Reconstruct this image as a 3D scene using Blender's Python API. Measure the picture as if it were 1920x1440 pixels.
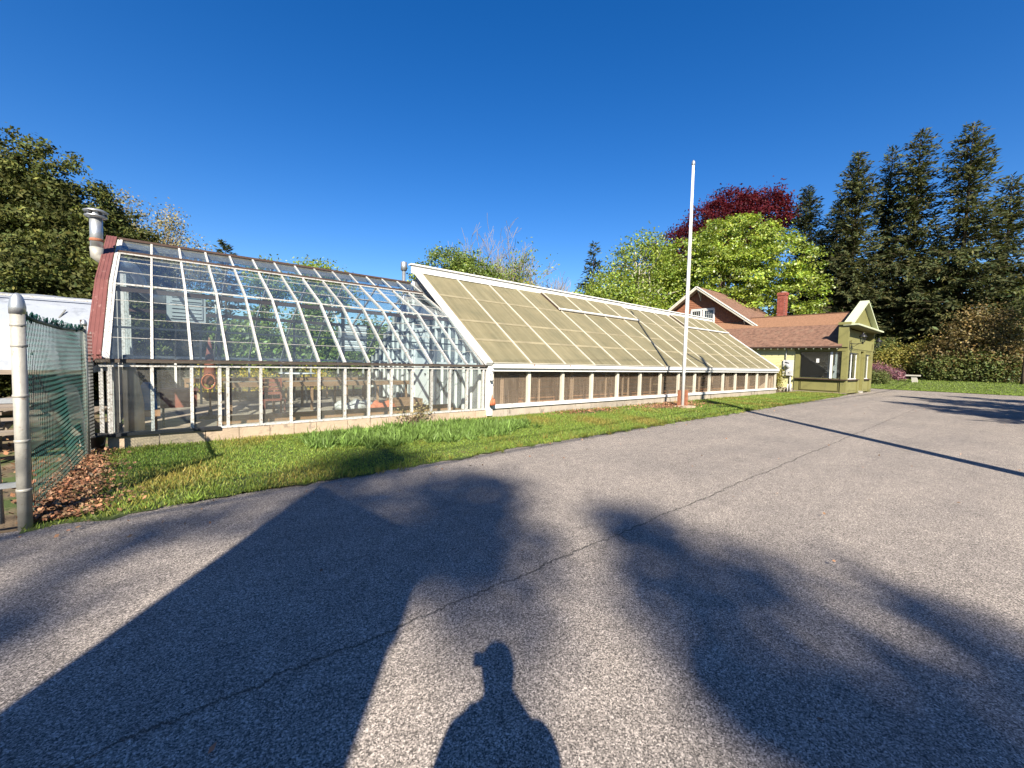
import bpy, bmesh, math, random
import numpy as np
from mathutils import Vector, Matrix

for o in list(bpy.data.objects):
    bpy.data.objects.remove(o)
scene = bpy.context.scene
COL = scene.collection
rad = math.radians
rng = np.random.default_rng(11)
random.seed(11)

# ------------------------------------------------------------------ camera
# world axes: +X along the greenhouses (towards the shop), +Y towards the greenhouses, Z up; metres
CAM_H, YAW, PITCH, ROLL, F_PX = 1.6, rad(49.83), rad(3.07), rad(-1.39), 787.0
fwd = Vector((math.cos(YAW) * math.cos(PITCH), math.sin(YAW) * math.cos(PITCH), -math.sin(PITCH)))
rgt = Vector((math.sin(YAW), -math.cos(YAW), 0))
dwn = fwd.cross(rgt)
r2 = math.cos(ROLL) * rgt + math.sin(ROLL) * dwn
d2 = -math.sin(ROLL) * rgt + math.cos(ROLL) * dwn
cam = bpy.data.cameras.new('camera')
cam.sensor_width = 36.0
cam.lens = 36.0 * F_PX / 1920.0
cam.clip_start = 0.02
cam.clip_end = 3000
camo = bpy.data.objects.new('camera', cam)
COL.objects.link(camo)
m = Matrix.Identity(4)
for i in range(3):
    m[i][0], m[i][1], m[i][2] = r2[i], -d2[i], -fwd[i]
m[2][3] = CAM_H
camo.matrix_world = m
scene.camera = camo

# ------------------------------------------------------------------ sky, sun, exposure
SUN_EL, SUN_AZ = rad(36.0), rad(52.4 + 180.0)          # direction towards the sun, from +X
world = bpy.data.worlds.new('World')
scene.world = world
world.use_nodes = True
wn = world.node_tree
sky = wn.nodes.new('ShaderNodeTexSky')
sky.sky_type = 'NISHITA'
sky.sun_disc = False
sky.sun_elevation = SUN_EL
sky.sun_rotation = rad(90) - SUN_AZ
sky.altitude = 0
sky.air_density = 1.0
sky.dust_density = 0.35
sky.ozone_density = 3.5
hsv = wn.nodes.new('ShaderNodeHueSaturation')
hsv.inputs['Saturation'].default_value = 1.36
hsv.inputs['Hue'].default_value = 0.511
wn.links.new(sky.outputs[0], hsv.inputs['Color'])
wn.links.new(hsv.outputs[0], wn.nodes['Background'].inputs[0])
wn.nodes['Background'].inputs[1].default_value = 0.058
sun = bpy.data.lights.new('sun', 'SUN')
sun.energy = 5.0
sun.angle = rad(0.53)
sun.color = (1.0, 0.92, 0.79)
suno = bpy.data.objects.new('sun', sun)
COL.objects.link(suno)
to_sun = Vector((math.cos(SUN_AZ) * math.cos(SUN_EL), math.sin(SUN_AZ) * math.cos(SUN_EL), math.sin(SUN_EL)))
suno.rotation_euler = to_sun.to_track_quat('Z', 'Y').to_euler()
suno.location = to_sun * 60
vs = scene.view_settings
vs.view_transform = 'Standard'
vs.look = 'None'
vs.gamma = 1.0
vs.use_curve_mapping = False
vs.exposure = 1.55
try:
    scene.cycles.transparent_max_bounces = 48
    scene.cycles.max_bounces = 10
    scene.cycles.diffuse_bounces = 3
    scene.cycles.glossy_bounces = 3
    scene.cycles.caustics_reflective = False
    scene.cycles.caustics_refractive = False
except Exception:
    pass

# ------------------------------------------------------------------ materials
MATS = {}
KL = 0.80         # reflectance level of foliage
K = 0.70          # overall reflectance level of this sun-bleached place

def _new(name):
    mt = bpy.data.materials.new(name)
    mt.use_nodes = True
    nt = mt.node_tree
    for n in list(nt.nodes):
        nt.nodes.remove(n)
    out = nt.nodes.new('ShaderNodeOutputMaterial')
    MATS[name] = mt
    return mt, nt, out

def _pos(nt, scale=(1, 1, 1)):
    g = nt.nodes.new('ShaderNodeNewGeometry')
    mp = nt.nodes.new('ShaderNodeMapping')
    mp.inputs['Scale'].default_value = scale
    nt.links.new(g.outputs['Position'], mp.inputs[0])
    return mp.outputs[0]

def _noise(nt, vec, scale, detail=5, rough=0.6):
    n = nt.nodes.new('ShaderNodeTexNoise')
    n.inputs['Scale'].default_value = scale
    n.inputs['Detail'].default_value = detail
    n.inputs['Roughness'].default_value = rough
    nt.links.new(vec, n.inputs['Vector'])
    return n.outputs['Fac']

def _ramp(nt, fac, stops):
    r = nt.nodes.new('ShaderNodeValToRGB')
    el = r.color_ramp.elements
    el[0].position, el[0].color = stops[0][0], (*stops[0][1], 1)
    el[1].position, el[1].color = stops[1][0], (*stops[1][1], 1)
    for p, c in stops[2:]:
        e = el.new(p)
        e.color = (*c, 1)
    nt.links.new(fac, r.inputs[0])
    return r.outputs[0]

def _mix(nt, fac, a, b, mode='MIX'):
    mx = nt.nodes.new('ShaderNodeMix')
    mx.data_type = 'RGBA'
    mx.blend_type = mode
    for s, v in ((mx.inputs[0], fac), (mx.inputs[6], a), (mx.inputs[7], b)):
        if isinstance(v, (int, float)):
            s.default_value = v
        elif isinstance(v, tuple):
            s.default_value = (*v, 1)
        else:
            nt.links.new(v, s)
    return mx.outputs[2]

def _math(nt, op, a, b=0.0, clamp=False):
    n = nt.nodes.new('ShaderNodeMath')
    n.operation = op
    n.use_clamp = clamp
    for s, v in ((n.inputs[0], a), (n.inputs[1], b)):
        if isinstance(v, (int, float)):
            s.default_value = v
        else:
            nt.links.new(v, s)
    return n.outputs[0]

def _bump(nt, h, strength, dist=0.01):
    b = nt.nodes.new('ShaderNodeBump')
    b.inputs['Strength'].default_value = strength
    b.inputs['Distance'].default_value = dist
    nt.links.new(h, b.inputs['Height'])
    return b.outputs[0]

def _prin(nt, out, col, rough=0.7, metal=0.0, spec=0.3, normal=None):
    p = nt.nodes.new('ShaderNodeBsdfPrincipled')
    if isinstance(col, tuple):
        p.inputs['Base Color'].default_value = (*col, 1)
    else:
        nt.links.new(col, p.inputs['Base Color'])
    p.inputs['Roughness'].default_value = rough
    p.inputs['Metallic'].default_value = metal
    p.inputs['Specular IOR Level'].default_value = spec
    if normal is not None:
        nt.links.new(normal, p.inputs['Normal'])
    if out is not None:
        nt.links.new(p.outputs[0], out.inputs[0])
    return p

def M(name, col, rough=0.75, var=0.18, scale=6.0, stretch=(1, 1, 1), bump=0.15, bscale=60.0, wear=None, wear_amt=0.5,
      wear_scale=14.0, metal=0.0, spec=0.3, rv=0.08):
    """painted / weathered surface: base colour with two noises, per-piece variation, optional worn patches"""
    mt, nt, out = _new(name)
    col = tuple(x * K for x in col)
    wear = None if wear is None else tuple(x * K for x in wear)
    v = _pos(nt, stretch)
    n1 = _noise(nt, v, scale)
    c = _ramp(nt, n1, [(0.25, tuple(x * (1 - var) for x in col)), (0.75, tuple(min(1, x * (1 + var)) for x in col))])
    if wear is not None:
        n2 = _noise(nt, v, wear_scale, 8, 0.7)
        lo = 0.5 + (0.5 - wear_amt) * 0.35
        fac = _math(nt, 'MULTIPLY', _math(nt, 'SUBTRACT', n2, lo), 12.0, True)
        c = _mix(nt, fac, c, wear)
    oi = nt.nodes.new('ShaderNodeObjectInfo')
    mr = nt.nodes.new('ShaderNodeMapRange')
    mr.inputs['To Min'].default_value = 1 - rv
    mr.inputs['To Max'].default_value = 1 + rv
    nt.links.new(oi.outputs['Random'], mr.inputs[0])
    comb = nt.nodes.new('ShaderNodeCombineColor')
    for i in range(3):
        nt.links.new(mr.outputs[0], comb.inputs[i])
    c = _mix(nt, 1.0, c, comb.outputs[0], 'MULTIPLY')
    nrm = _bump(nt, _noise(nt, v, bscale, 4), bump, 0.02) if bump else None
    _prin(nt, out, c, rough, metal, spec, nrm)
    return mt

def glass(name, tint=(0.93, 0.97, 0.96), dust=0.06, dust_col=(0.55, 0.58, 0.58), ior=1.5, rough=0.015, stretch=(1, 1, 1)):
    mt, nt, out = _new(name)
    tr = nt.nodes.new('ShaderNodeBsdfTransparent')
    tr.inputs[0].default_value = (*tint, 1)
    gl = nt.nodes.new('ShaderNodeBsdfGlossy')
    gl.inputs['Roughness'].default_value = rough
    lw = nt.nodes.new('ShaderNodeLayerWeight')
    lw.inputs['Blend'].default_value = 0.5
    f0 = ((ior - 1) / (ior + 1)) ** 2
    fres = _math(nt, 'ADD', _math(nt, 'MULTIPLY', _math(nt, 'POWER', lw.outputs['Facing'], 5.0), 1 - f0), f0)
    v = _pos(nt, stretch)
    nb = _bump(nt, _noise(nt, v, 1.6, 2), 0.05, 0.02)
    nt.links.new(nb, gl.inputs['Normal'])
    m1 = nt.nodes.new('ShaderNodeMixShader')
    nt.links.new(fres, m1.inputs[0])
    nt.links.new(tr.outputs[0], m1.inputs[1])
    nt.links.new(gl.outputs[0], m1.inputs[2])
    df = nt.nodes.new('ShaderNodeBsdfDiffuse')
    df.inputs[0].default_value = (*dust_col, 1)
    n = _noise(nt, v, 3.0, 6, 0.7)
    oi = nt.nodes.new('ShaderNodeObjectInfo')
    k = _math(nt, 'ADD', _math(nt, 'MULTIPLY', oi.outputs['Random'], 0.9), 0.5)
    fac = _math(nt, 'MULTIPLY', _math(nt, 'MULTIPLY', n, 2 * dust), k, True)
    m2 = nt.nodes.new('ShaderNodeMixShader')
    nt.links.new(fac, m2.inputs[0])
    nt.links.new(m1.outputs[0], m2.inputs[1])
    nt.links.new(df.outputs[0], m2.inputs[2])
    nt.links.new(m2.outputs[0], out.inputs[0])
    return mt

def leafmat(name, col, trans=0.35, rough=0.55, spec=0.25, tcol=None):
    mt, nt, out = _new(name)
    at = nt.nodes.new('ShaderNodeAttribute')
    at.attribute_name = 'tint'
    col = tuple(x * KL for x in col)
    tcol = None if tcol is None else tuple(x * KL for x in tcol)
    c = _mix(nt, 1.0, tuple(col), at.outputs['Color'], 'MULTIPLY')
    p = _prin(nt, None, c, rough, 0, spec)
    t = nt.nodes.new('ShaderNodeBsdfTranslucent')
    tc = _mix(nt, 1.0, tuple(tcol or (min(1, col[0] * 1.3), min(1, col[1] * 1.35), col[2] * 0.7)), at.outputs['Color'], 'MULTIPLY')
    nt.links.new(tc, t.inputs[0])
    mx = nt.nodes.new('ShaderNodeMixShader')
    mx.inputs[0].default_value = trans
    nt.links.new(p.outputs[0], mx.inputs[1])
    nt.links.new(t.outputs[0], mx.inputs[2])
    nt.links.new(mx.outputs[0], out.inputs[0])
    return mt

def asphalt():
    mt, nt, out = _new('asphalt')
    v = _pos(nt)
    vo = nt.nodes.new('ShaderNodeTexVoronoi')
    vo.inputs['Scale'].default_value = 165
    nt.links.new(v, vo.inputs['Vector'])
    sep = nt.nodes.new('ShaderNodeSeparateColor')
    nt.links.new(vo.outputs['Color'], sep.inputs[0])
    stone = _ramp(nt, sep.outputs[0], [(0.0, (0.055, 0.049, 0.044)), (0.3, (0.150, 0.133, 0.118)), (0.75, (0.310, 0.273, 0.238)), (1.0, (0.50, 0.44, 0.385))])
    fine = _noise(nt, v, 55, 4, 0.7)
    stone = _mix(nt, 0.75, stone, _ramp(nt, fine, [(0.35, (0.5, 0.5, 0.5)), (0.65, (1.35, 1.35, 1.35))]), 'MULTIPLY')
    big = _noise(nt, v, 0.45, 5, 0.65)
    stone = _mix(nt, 1.0, stone, _ramp(nt, big, [(0.3, (0.84, 0.84, 0.85)), (0.7, (1.14, 1.12, 1.1))]), 'MULTIPLY')
    med = _noise(nt, v, 6.0, 4, 0.6)
    stone = _mix(nt, 1.0, stone, _ramp(nt, med, [(0.3, (0.86, 0.86, 0.86)), (0.7, (1.12, 1.12, 1.12))]), 'MULTIPLY')
    track = _noise(nt, _pos(nt, (0.10, 1.1, 1)), 1.0, 5, 0.7)
    stone = _mix(nt, 1.0, stone, _ramp(nt, track, [(0.3, (0.86, 0.86, 0.87)), (0.7, (1.13, 1.12, 1.10))]), 'MULTIPLY')
    oil = _noise(nt, v, 1.1, 3, 0.5)
    stone = _mix(nt, _math(nt, 'MULTIPLY', _math(nt, 'SUBTRACT', oil, 0.70), 7.0, True), stone, (0.06, 0.055, 0.052))
    # long seam between two paving passes, running with the driveway
    sp = nt.nodes.new('ShaderNodeSeparateXYZ')
    nt.links.new(v, sp.inputs[0])
    wob = _math(nt, 'MULTIPLY', _math(nt, 'SUBTRACT', _noise(nt, _pos(nt, (1, 0.1, 1)), 1.6, 9, 0.8), 0.5), 0.30)
    line = _math(nt, 'SUBTRACT', _math(nt, 'SUBTRACT', sp.outputs[1], _math(nt, 'MULTIPLY', sp.outputs[0], 0.011)), 2.26)
    dist = _math(nt, 'ABSOLUTE', _math(nt, 'ADD', line, wob))
    wid = _math(nt, 'MULTIPLY', _math(nt, 'ADD', _noise(nt, v, 9, 3), -0.14), 0.034)
    seam = _math(nt, 'SUBTRACT', 1.0, _math(nt, 'DIVIDE', dist, wid), True)
    # the crack keeps to the stretch that has opened
    gate = _math(nt, 'MULTIPLY', _math(nt, 'SUBTRACT', _noise(nt, v, 0.7, 3), 0.22), 8.0, True)
    seam = _math(nt, 'MULTIPLY', seam, gate)
    # hairline cracks
    vc = nt.nodes.new('ShaderNodeTexVoronoi')
    vc.feature = 'DISTANCE_TO_EDGE'
    vc.inputs['Scale'].default_value = 0.22
    warp = nt.nodes.new('ShaderNodeTexNoise')
    warp.inputs['Scale'].default_value = 1.4
    warp.inputs['Detail'].default_value = 7
    nt.links.new(v, warp.inputs['Vector'])
    vadd = nt.nodes.new('ShaderNodeVectorMath')
    nt.links.new(v, vadd.inputs[0])
    nt.links.new(warp.outputs['Color'], vadd.inputs[1])
    nt.links.new(vadd.outputs[0], vc.inputs['Vector'])
    hair = _math(nt, 'SUBTRACT', 1.0, _math(nt, 'DIVIDE', vc.outputs['Distance'], 0.0016), True)
    hair = _math(nt, 'MULTIPLY', hair, _math(nt, 'MULTIPLY', _math(nt, 'SUBTRACT', _noise(nt, v, 0.35, 2), 0.52), 9.0, True))
    cr = _math(nt, 'MAXIMUM', seam, _math(nt, 'MULTIPLY', hair, 0.6))
    col = _mix(nt, _math(nt, 'MULTIPLY', cr, 0.9), stone, (0.025, 0.024, 0.022))
    h = _math(nt, 'SUBTRACT', sep.outputs[0], _math(nt, 'MULTIPLY', cr, 2.0))
    _prin(nt, out, col, 0.88, 0, 0.25, _bump(nt, h, 0.55, 0.006))
    return mt

asphalt()
M('soil_ground', (0.16, 0.115, 0.07), 0.95, 0.45, 2.5, bump=0.6, bscale=25, wear=(0.07, 0.10, 0.025), wear_amt=0.55, wear_scale=1.2)
M('lawn_soil', (0.085, 0.115, 0.028), 0.95, 0.45, 3.5, bump=0.7, bscale=40, wear=(0.17, 0.12, 0.06), wear_amt=0.22, wear_scale=1.6)
M('bare_soil', (0.24, 0.15, 0.08), 0.95, 0.4, 6, bump=0.6, bscale=40)
M('white_paint', (0.80, 0.79, 0.75), 0.6, 0.06, 9, bump=0.1, wear=(0.50, 0.46, 0.38), wear_amt=0.24, wear_scale=9)
M('white_clean', (0.82, 0.82, 0.80), 0.5, 0.04, 5, bump=0.05)
M('worn_white', (0.54, 0.53, 0.50), 0.75, 0.15, 12, bump=0.35, bscale=90, wear=(0.27, 0.235, 0.19), wear_amt=0.44, wear_scale=26, rv=0.15)
M('worn_grey', (0.20, 0.17, 0.13), 0.85, 0.35, 12, stretch=(0.6, 4, 4), bump=0.4, wear=(0.55, 0.52, 0.46), wear_amt=0.34, wear_scale=16)
M('dark_wood', (0.085, 0.07, 0.055), 0.85, 0.35, 12, stretch=(0.6, 4, 4), bump=0.4, wear=(0.40, 0.37, 0.32), wear_amt=0.2, wear_scale=16)
M('dark_brown', (0.07, 0.042, 0.032), 0.8, 0.3, 10, bump=0.3)
M('red_trim', (0.20, 0.075, 0.065), 0.6, 0.16, 5, stretch=(1, 0.5, 0.5), bump=0.15, wear=(0.36, 0.20, 0.17), wear_amt=0.2, wear_scale=6)
M('concrete_tan', (0.50, 0.385, 0.275), 0.92, 0.16, 4, bump=0.5, bscale=35, wear=(0.30, 0.24, 0.18), wear_amt=0.34, wear_scale=5, rv=0.1)
M('concrete_grey', (0.42, 0.36, 0.29), 0.92, 0.18, 3, bump=0.4, bscale=35, wear=(0.19, 0.165, 0.13), wear_amt=0.36, wear_scale=3.5, stretch=(1, 1, 0.35))
M('grey_board', (0.36, 0.34, 0.31), 0.85, 0.3, 5, stretch=(6, 6, 0.4), bump=0.3, rv=0.2)
M('wood_brown', (0.27, 0.155, 0.085), 0.8, 0.35, 4, stretch=(0.5, 5, 5), bump=0.3, rv=0.25)
M('wood_grey', (0.27, 0.22, 0.17), 0.85, 0.35, 4, stretch=(0.5, 5, 5), bump=0.3, rv=0.2)
M('wood_red', (0.22, 0.07, 0.045), 0.75, 0.25, 6, bump=0.2)
M('floor_dirt', (0.36, 0.29, 0.225), 0.95, 0.3, 2.2, bump=0.5, bscale=30, wear=(0.22, 0.17, 0.13), wear_amt=0.42, wear_scale=1.8)
M('galvanised', (0.52, 0.54, 0.55), 0.42, 0.16, 9, bump=0.08, metal=0.75, wear=(0.40, 0.30, 0.22), wear_amt=0.12)
M('galvanised_dull', (0.44, 0.42, 0.37), 0.6, 0.2, 9, bump=0.15, metal=0.35, wear=(0.30, 0.22, 0.15), wear_amt=0.2, wear_scale=20)
M('rusty', (0.33, 0.13, 0.07), 0.8, 0.35, 12, bump=0.3)
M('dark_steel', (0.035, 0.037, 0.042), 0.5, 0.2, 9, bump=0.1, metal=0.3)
M('green_wire', (0.012, 0.065, 0.055), 0.5, 0.15, 8, bump=0)
M('grey_wire', (0.22, 0.22, 0.20), 0.5, 0.2, 8, bump=0, metal=0.4)
M('flagpole_white', (0.80, 0.80, 0.78), 0.4, 0.06, 3, bump=0.03, wear=(0.6, 0.57, 0.5), wear_amt=0.14, wear_scale=5)
M('olive_paint', (0.235, 0.222, 0.080), 0.55, 0.14, 2.2, bump=0.08, rv=0.05, wear=(0.17, 0.16, 0.07), wear_amt=0.25, wear_scale=3)
M('olive_dark', (0.15, 0.14, 0.05), 0.55, 0.08, 3, bump=0.05)
M('cream_green', (0.58, 0.62, 0.42), 0.5, 0.06, 4, bump=0.05)
M('yellow_siding', (0.66, 0.62, 0.32), 0.7, 0.08, 4, stretch=(1, 0.4, 4), bump=0.12, rv=0.05)
M('barge_cream', (0.60, 0.56, 0.46), 0.7, 0.1, 5, bump=0.1)
M('roof_shingle', (0.20, 0.11, 0.075), 0.9, 0.5, 4.5, stretch=(1, 1, 1), bump=0.5, bscale=22, rv=0.05, wear=(0.235, 0.145, 0.10), wear_amt=0.4, wear_scale=2.5)
M('roof_shingle_pale', (0.29, 0.155, 0.09), 0.9, 0.25, 9, bump=0.5, bscale=22, rv=0.05)
M('wall_shingle', (0.36, 0.15, 0.085), 0.85, 0.35, 5, stretch=(1, 3, 1), bump=0.4, bscale=18, rv=0.28)
M('brick_red', (0.30, 0.085, 0.06), 0.88, 0.55, 7, bump=0.4, rv=0.2)
M('mortar', (0.30, 0.22, 0.19), 0.95, 0.1, 10, bump=0.2)
M('lamp_black', (0.02, 0.02, 0.02), 0.4, 0.1, 5, bump=0)
M('meter_grey', (0.62, 0.62, 0.62), 0.5, 0.05, 5, bump=0)
M('stone_pale', (0.50, 0.47, 0.41), 0.85, 0.12, 5, bump=0.3)
M('tarp_white', (0.37, 0.40, 0.45), 0.5, 0.08, 2, bump=0.5, bscale=3, wear=(0.28, 0.305, 0.35), wear_amt=0.42, wear_scale=2.2)
M('tarp_tan', (0.50, 0.42, 0.30), 0.8, 0.15, 6, bump=0.4, bscale=8)
M('blue_plastic', (0.04, 0.16, 0.36), 0.4, 0.1, 5, bump=0.05)
M('orange_cloth', (0.52, 0.15, 0.07), 0.7, 0.2, 9, bump=0.3)
M('duct_grey', (0.34, 0.35, 0.35), 0.5, 0.1, 5, bump=0.1)
M('skin', (0.5, 0.32, 0.24), 0.6, 0.05, 9, bump=0)
M('jacket', (0.06, 0.07, 0.10), 0.8, 0.1, 9, bump=0.1)
M('pole_wood', (0.16, 0.115, 0.08), 0.9, 0.3, 4, stretch=(6, 6, 0.3), bump=0.4)
M('room_wall', (0.34, 0.31, 0.26), 0.8, 0.1, 3, bump=0)
M('house_white', (0.78, 0.78, 0.78), 0.7, 0.05, 3, bump=0)
M('road_pale', (0.42, 0.41, 0.39), 0.9, 0.1, 1, bump=0)
M('bark_brown', (0.105, 0.075, 0.052), 0.95, 0.35, 5, stretch=(3, 3, 0.6), bump=0.8, bscale=14)
M('bark_grey', (0.27, 0.235, 0.195), 0.95, 0.3, 5, stretch=(3, 3, 0.6), bump=0.6, bscale=14)
M('bark_pale', (0.46, 0.42, 0.35), 0.95, 0.2, 5, stretch=(3, 3, 0.6), bump=0.5, bscale=14)
glass('glass_roof', (0.90, 0.955, 0.97), 0.022, (0.45, 0.52, 0.58), 1.6)
glass('glass_wall', (0.95, 0.975, 0.965), 0.03, (0.62, 0.60, 0.55), 1.42)
glass('glass_back', (0.92, 0.96, 0.96), 0.03, (0.55, 0.58, 0.58), 1.5)
glass('glass_window', (0.80, 0.84, 0.84), 0.02, (0.5, 0.5, 0.5), 1.6)
glass('wall_plastic', (0.92, 0.86, 0.79), 0.16, (0.46, 0.36, 0.27), 1.4, 0.12, (9, 9, 0.7))
glass('partition_plastic', (0.72, 0.74, 0.76), 0.28, (0.42, 0.43, 0.44), 1.45, 0.2)
glass('wind_screen', (0.86, 0.95, 0.93), 0.26, (0.015, 0.13, 0.11), 1.05, 0.5)

def fibreglass():
    mt, nt, out = _new('fibreglass_tan')
    v = _pos(nt, (9, 0.35, 0.35))
    s1 = _noise(nt, v, 1.0, 6, 0.65)
    c = _ramp(nt, s1, [(0.2, (0.100, 0.088, 0.052)), (0.5, (0.150, 0.132, 0.080)), (0.8, (0.185, 0.165, 0.106))])
    b = _noise(nt, _pos(nt), 1.3, 6, 0.7)
    c = _mix(nt, 1.0, c, _ramp(nt, b, [(0.3, (0.80, 0.83, 0.80)), (0.7, (1.14, 1.11, 1.05))]), 'MULTIPLY')
    sp = _noise(nt, _pos(nt), 6.0, 4, 0.6)
    c = _mix(nt, _math(nt, 'MULTIPLY', _math(nt, 'SUBTRACT', sp, 0.70), 14.0, True), c, (0.16, 0.12, 0.07))
    oi = nt.nodes.new('ShaderNodeObjectInfo')
    rr = _ramp(nt, oi.outputs['Random'], [(0.0, (0.94, 0.94, 0.93)), (1.0, (1.06, 1.06, 1.06))])
    c = _mix(nt, 1.0, c, rr, 'MULTIPLY')
    _prin(nt, out, c, 0.6, 0, 0.25, _bump(nt, s1, 0.15, 0.01))
fibreglass()
M('fibreglass_lap', (0.285, 0.245, 0.150), 0.6, 0.25, 2.2, bump=0.1)
leafmat('leaf_lime', (0.235, 0.30, 0.042), 0.36, 0.42, 0.5)
leafmat('leaf_green', (0.15, 0.205, 0.036), 0.33, 0.42, 0.5)
leafmat('leaf_fresh', (0.21, 0.275, 0.04), 0.36, 0.45, 0.45)
leafmat('leaf_olive', (0.26, 0.235, 0.055), 0.33)
leafmat('leaf_bud', (0.29, 0.25, 0.12), 0.3)
leafmat('leaf_copper', (0.070, 0.008, 0.012), 0.30, 0.6, 0.12, tcol=(0.15, 0.012, 0.014))
leafmat('needle_spruce', (0.070, 0.078, 0.031), 0.2, 0.7, 0.1)
leafmat('needle_dark', (0.046, 0.058, 0.028), 0.16, 0.7, 0.1)
leafmat('needle_cedar', (0.078, 0.088, 0.024), 0.2, 0.65, 0.12)
leafmat('leaf_brown_shrub', (0.17, 0.128, 0.05), 0.3)
leafmat('leaf_shrub', (0.12, 0.145, 0.042), 0.25)
leafmat('leaf_yellow', (0.44, 0.34, 0.03), 0.35)
leafmat('petal_pink', (0.25, 0.125, 0.15), 0.3, tcol=(0.4, 0.15, 0.2))
leafmat('grass_blade', (0.185, 0.255, 0.045), 0.33)
leafmat('lily_leaf', (0.15, 0.235, 0.045), 0.33)
leafmat('dead_leaf', (0.29, 0.155, 0.085), 0.15, tcol=(0.25, 0.11, 0.05))

# ------------------------------------------------------------------ builders
def link(o, parent=None):
    COL.objects.link(o)
    if parent is not None:
        o.parent = parent
    return o

def thing(name, label, cat, loc=(0, 0, 0), group=None):
    o = bpy.data.objects.new(name, None)
    o.empty_display_size = 0.2
    o.location = loc
    o['label'] = label
    o['category'] = cat
    if group:
        o['group'] = group
    return link(o)

def off(parent):
    v = Vector((0, 0, 0))
    while parent is not None:
        v += parent.location
        parent = parent.parent
    return v

class B:
    """collects vertices and faces in world coordinates"""
    def __init__(s):
        s.v, s.f = [], []
    def add(s, vs, fs):
        n = len(s.v)
        s.v += [tuple(p) for p in vs]
        s.f += [tuple(i + n for i in q) for q in fs]
    def box(s, c, d, ax=None):
        c = Vector(c)
        X, Y, Z = ax or (Vector((1, 0, 0)), Vector((0, 1, 0)), Vector((0, 0, 1)))
        vs = [c + X * (i * d[0] / 2) + Y * (j * d[1] / 2) + Z * (k * d[2] / 2) for k in (-1, 1) for j in (-1, 1) for i in (-1, 1)]
        s.add(vs, [(0, 2, 3, 1), (4, 5, 7, 6), (0, 1, 5, 4), (2, 6, 7, 3), (0, 4, 6, 2), (1, 3, 7, 5)])
        return s
    def beam(s, p, q, w, h, up=(0, 0, 1)):
        p, q = Vector(p), Vector(q)
        X = (q - p).normalized()
        Y = Vector(up).cross(X).normalized()
        Z = X.cross(Y)
        s.box((p + q) / 2, ((q - p).length, w, h), (X, Y, Z))
        return s
    def tube(s, pts, r, n=8, cap=True):
        pts = [Vector(p) for p in pts]
        rr = r if isinstance(r, (list, tuple)) else [r] * len(pts)
        base = len(s.v)
        prev = None
        for i, p in enumerate(pts):
            t = (pts[min(i + 1, len(pts) - 1)] - pts[max(i - 1, 0)]).normalized()
            a = t.orthogonal().normalized() if prev is None else (prev - t * prev.dot(t)).normalized()
            prev = a
            b = t.cross(a)
            for k in range(n):
                an = 2 * math.pi * k / n
                s.v.append(tuple(p + (a * math.cos(an) + b * math.sin(an)) * rr[i]))
        for i in range(len(pts) - 1):
            for k in range(n):
                k2 = (k + 1) % n
                s.f.append((base + i * n + k, base + i * n + k2, base + (i + 1) * n + k2, base + (i + 1) * n + k))
        if cap:
            s.f.append(tuple(base + k for k in reversed(range(n))))
            s.f.append(tuple(base + (len(pts) - 1) * n + k for k in range(n)))
        return s
    def prism(s, poly, ext):
        """poly: list of 3D points, ext: extrusion vector"""
        n = len(poly)
        e = Vector(ext)
        vs = [Vector(p) for p in poly] + [Vector(p) + e for p in poly]
        fs = [tuple(reversed(range(n))), tuple(range(n, 2 * n))]
        fs += [(i, (i + 1) % n, n + (i + 1) % n, n + i) for i in range(n)]
        s.add(vs, fs)
        return s
    def lathe(s, c, prof, n=16):
        """prof: list of (radius, z)"""
        c = Vector(c)
        base = len(s.v)
        for r, z in prof:
            for k in range(n):
                a = 2 * math.pi * k / n
                s.v.append((c.x + r * math.cos(a), c.y + r * math.sin(a), c.z + z))
        for i in range(len(prof) - 1):
            for k in range(n):
                k2 = (k + 1) % n
                s.f.append((base + i * n + k, base + i * n + k2, base + (i + 1) * n + k2, base + (i + 1) * n + k))
        s.f.append(tuple(base + k for k in reversed(range(n))))
        s.f.append(tuple(base + (len(prof) - 1) * n + k for k in range(n)))
        return s
    def build(s, name, mat, parent=None, smooth=False):
        o3 = off(parent)
        me = bpy.data.meshes.new(name)
        me.from_pydata([(p[0] - o3.x, p[1] - o3.y, p[2] - o3.z) for p in s.v], [], s.f)
        bm = bmesh.new()
        bm.from_mesh(me)
        bmesh.ops.recalc_face_normals(bm, faces=bm.faces)
        bm.to_mesh(me)
        bm.free()
        me.materials.append(MATS[mat])
        if smooth:
            me.polygons.foreach_set('use_smooth', [True] * len(me.polygons))
        return link(bpy.data.objects.new(name, me), parent)

UNIT = {}
def unit(mat):
    if mat not in UNIT:
        b = B().box((0, 0, 0), (1, 1, 1))
        me = bpy.data.meshes.new('piece_' + mat)
        me.from_pydata(b.v, [], b.f)
        me.materials.append(MATS[mat])
        UNIT[mat] = me
    return UNIT[mat]

def box(name, mat, parent, c, d, rx=0.0, ry=0.0, rz=0.0):
    """one box-shaped piece (shared mesh data), given its centre and size in world coordinates"""
    o = bpy.data.objects.new(name, unit(mat))
    o.location = Vector(c) - off(parent)
    o.scale = d
    o.rotation_euler = (rx, ry, rz)
    return link(o, parent)

def beam(name, mat, parent, p, q, w, h, up=(0, 0, 1)):
    p, q = Vector(p), Vector(q)
    X = (q - p).normalized()
    Y = Vector(up).cross(X).normalized()
    Z = X.cross(Y)
    o = bpy.data.objects.new(name, unit(mat))
    o.location = (p + q) / 2 - off(parent)
    o.scale = ((q - p).length, w, h)
    o.rotation_euler = Matrix((X, Y, Z)).transposed().to_euler()
    return link(o, parent)

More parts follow.
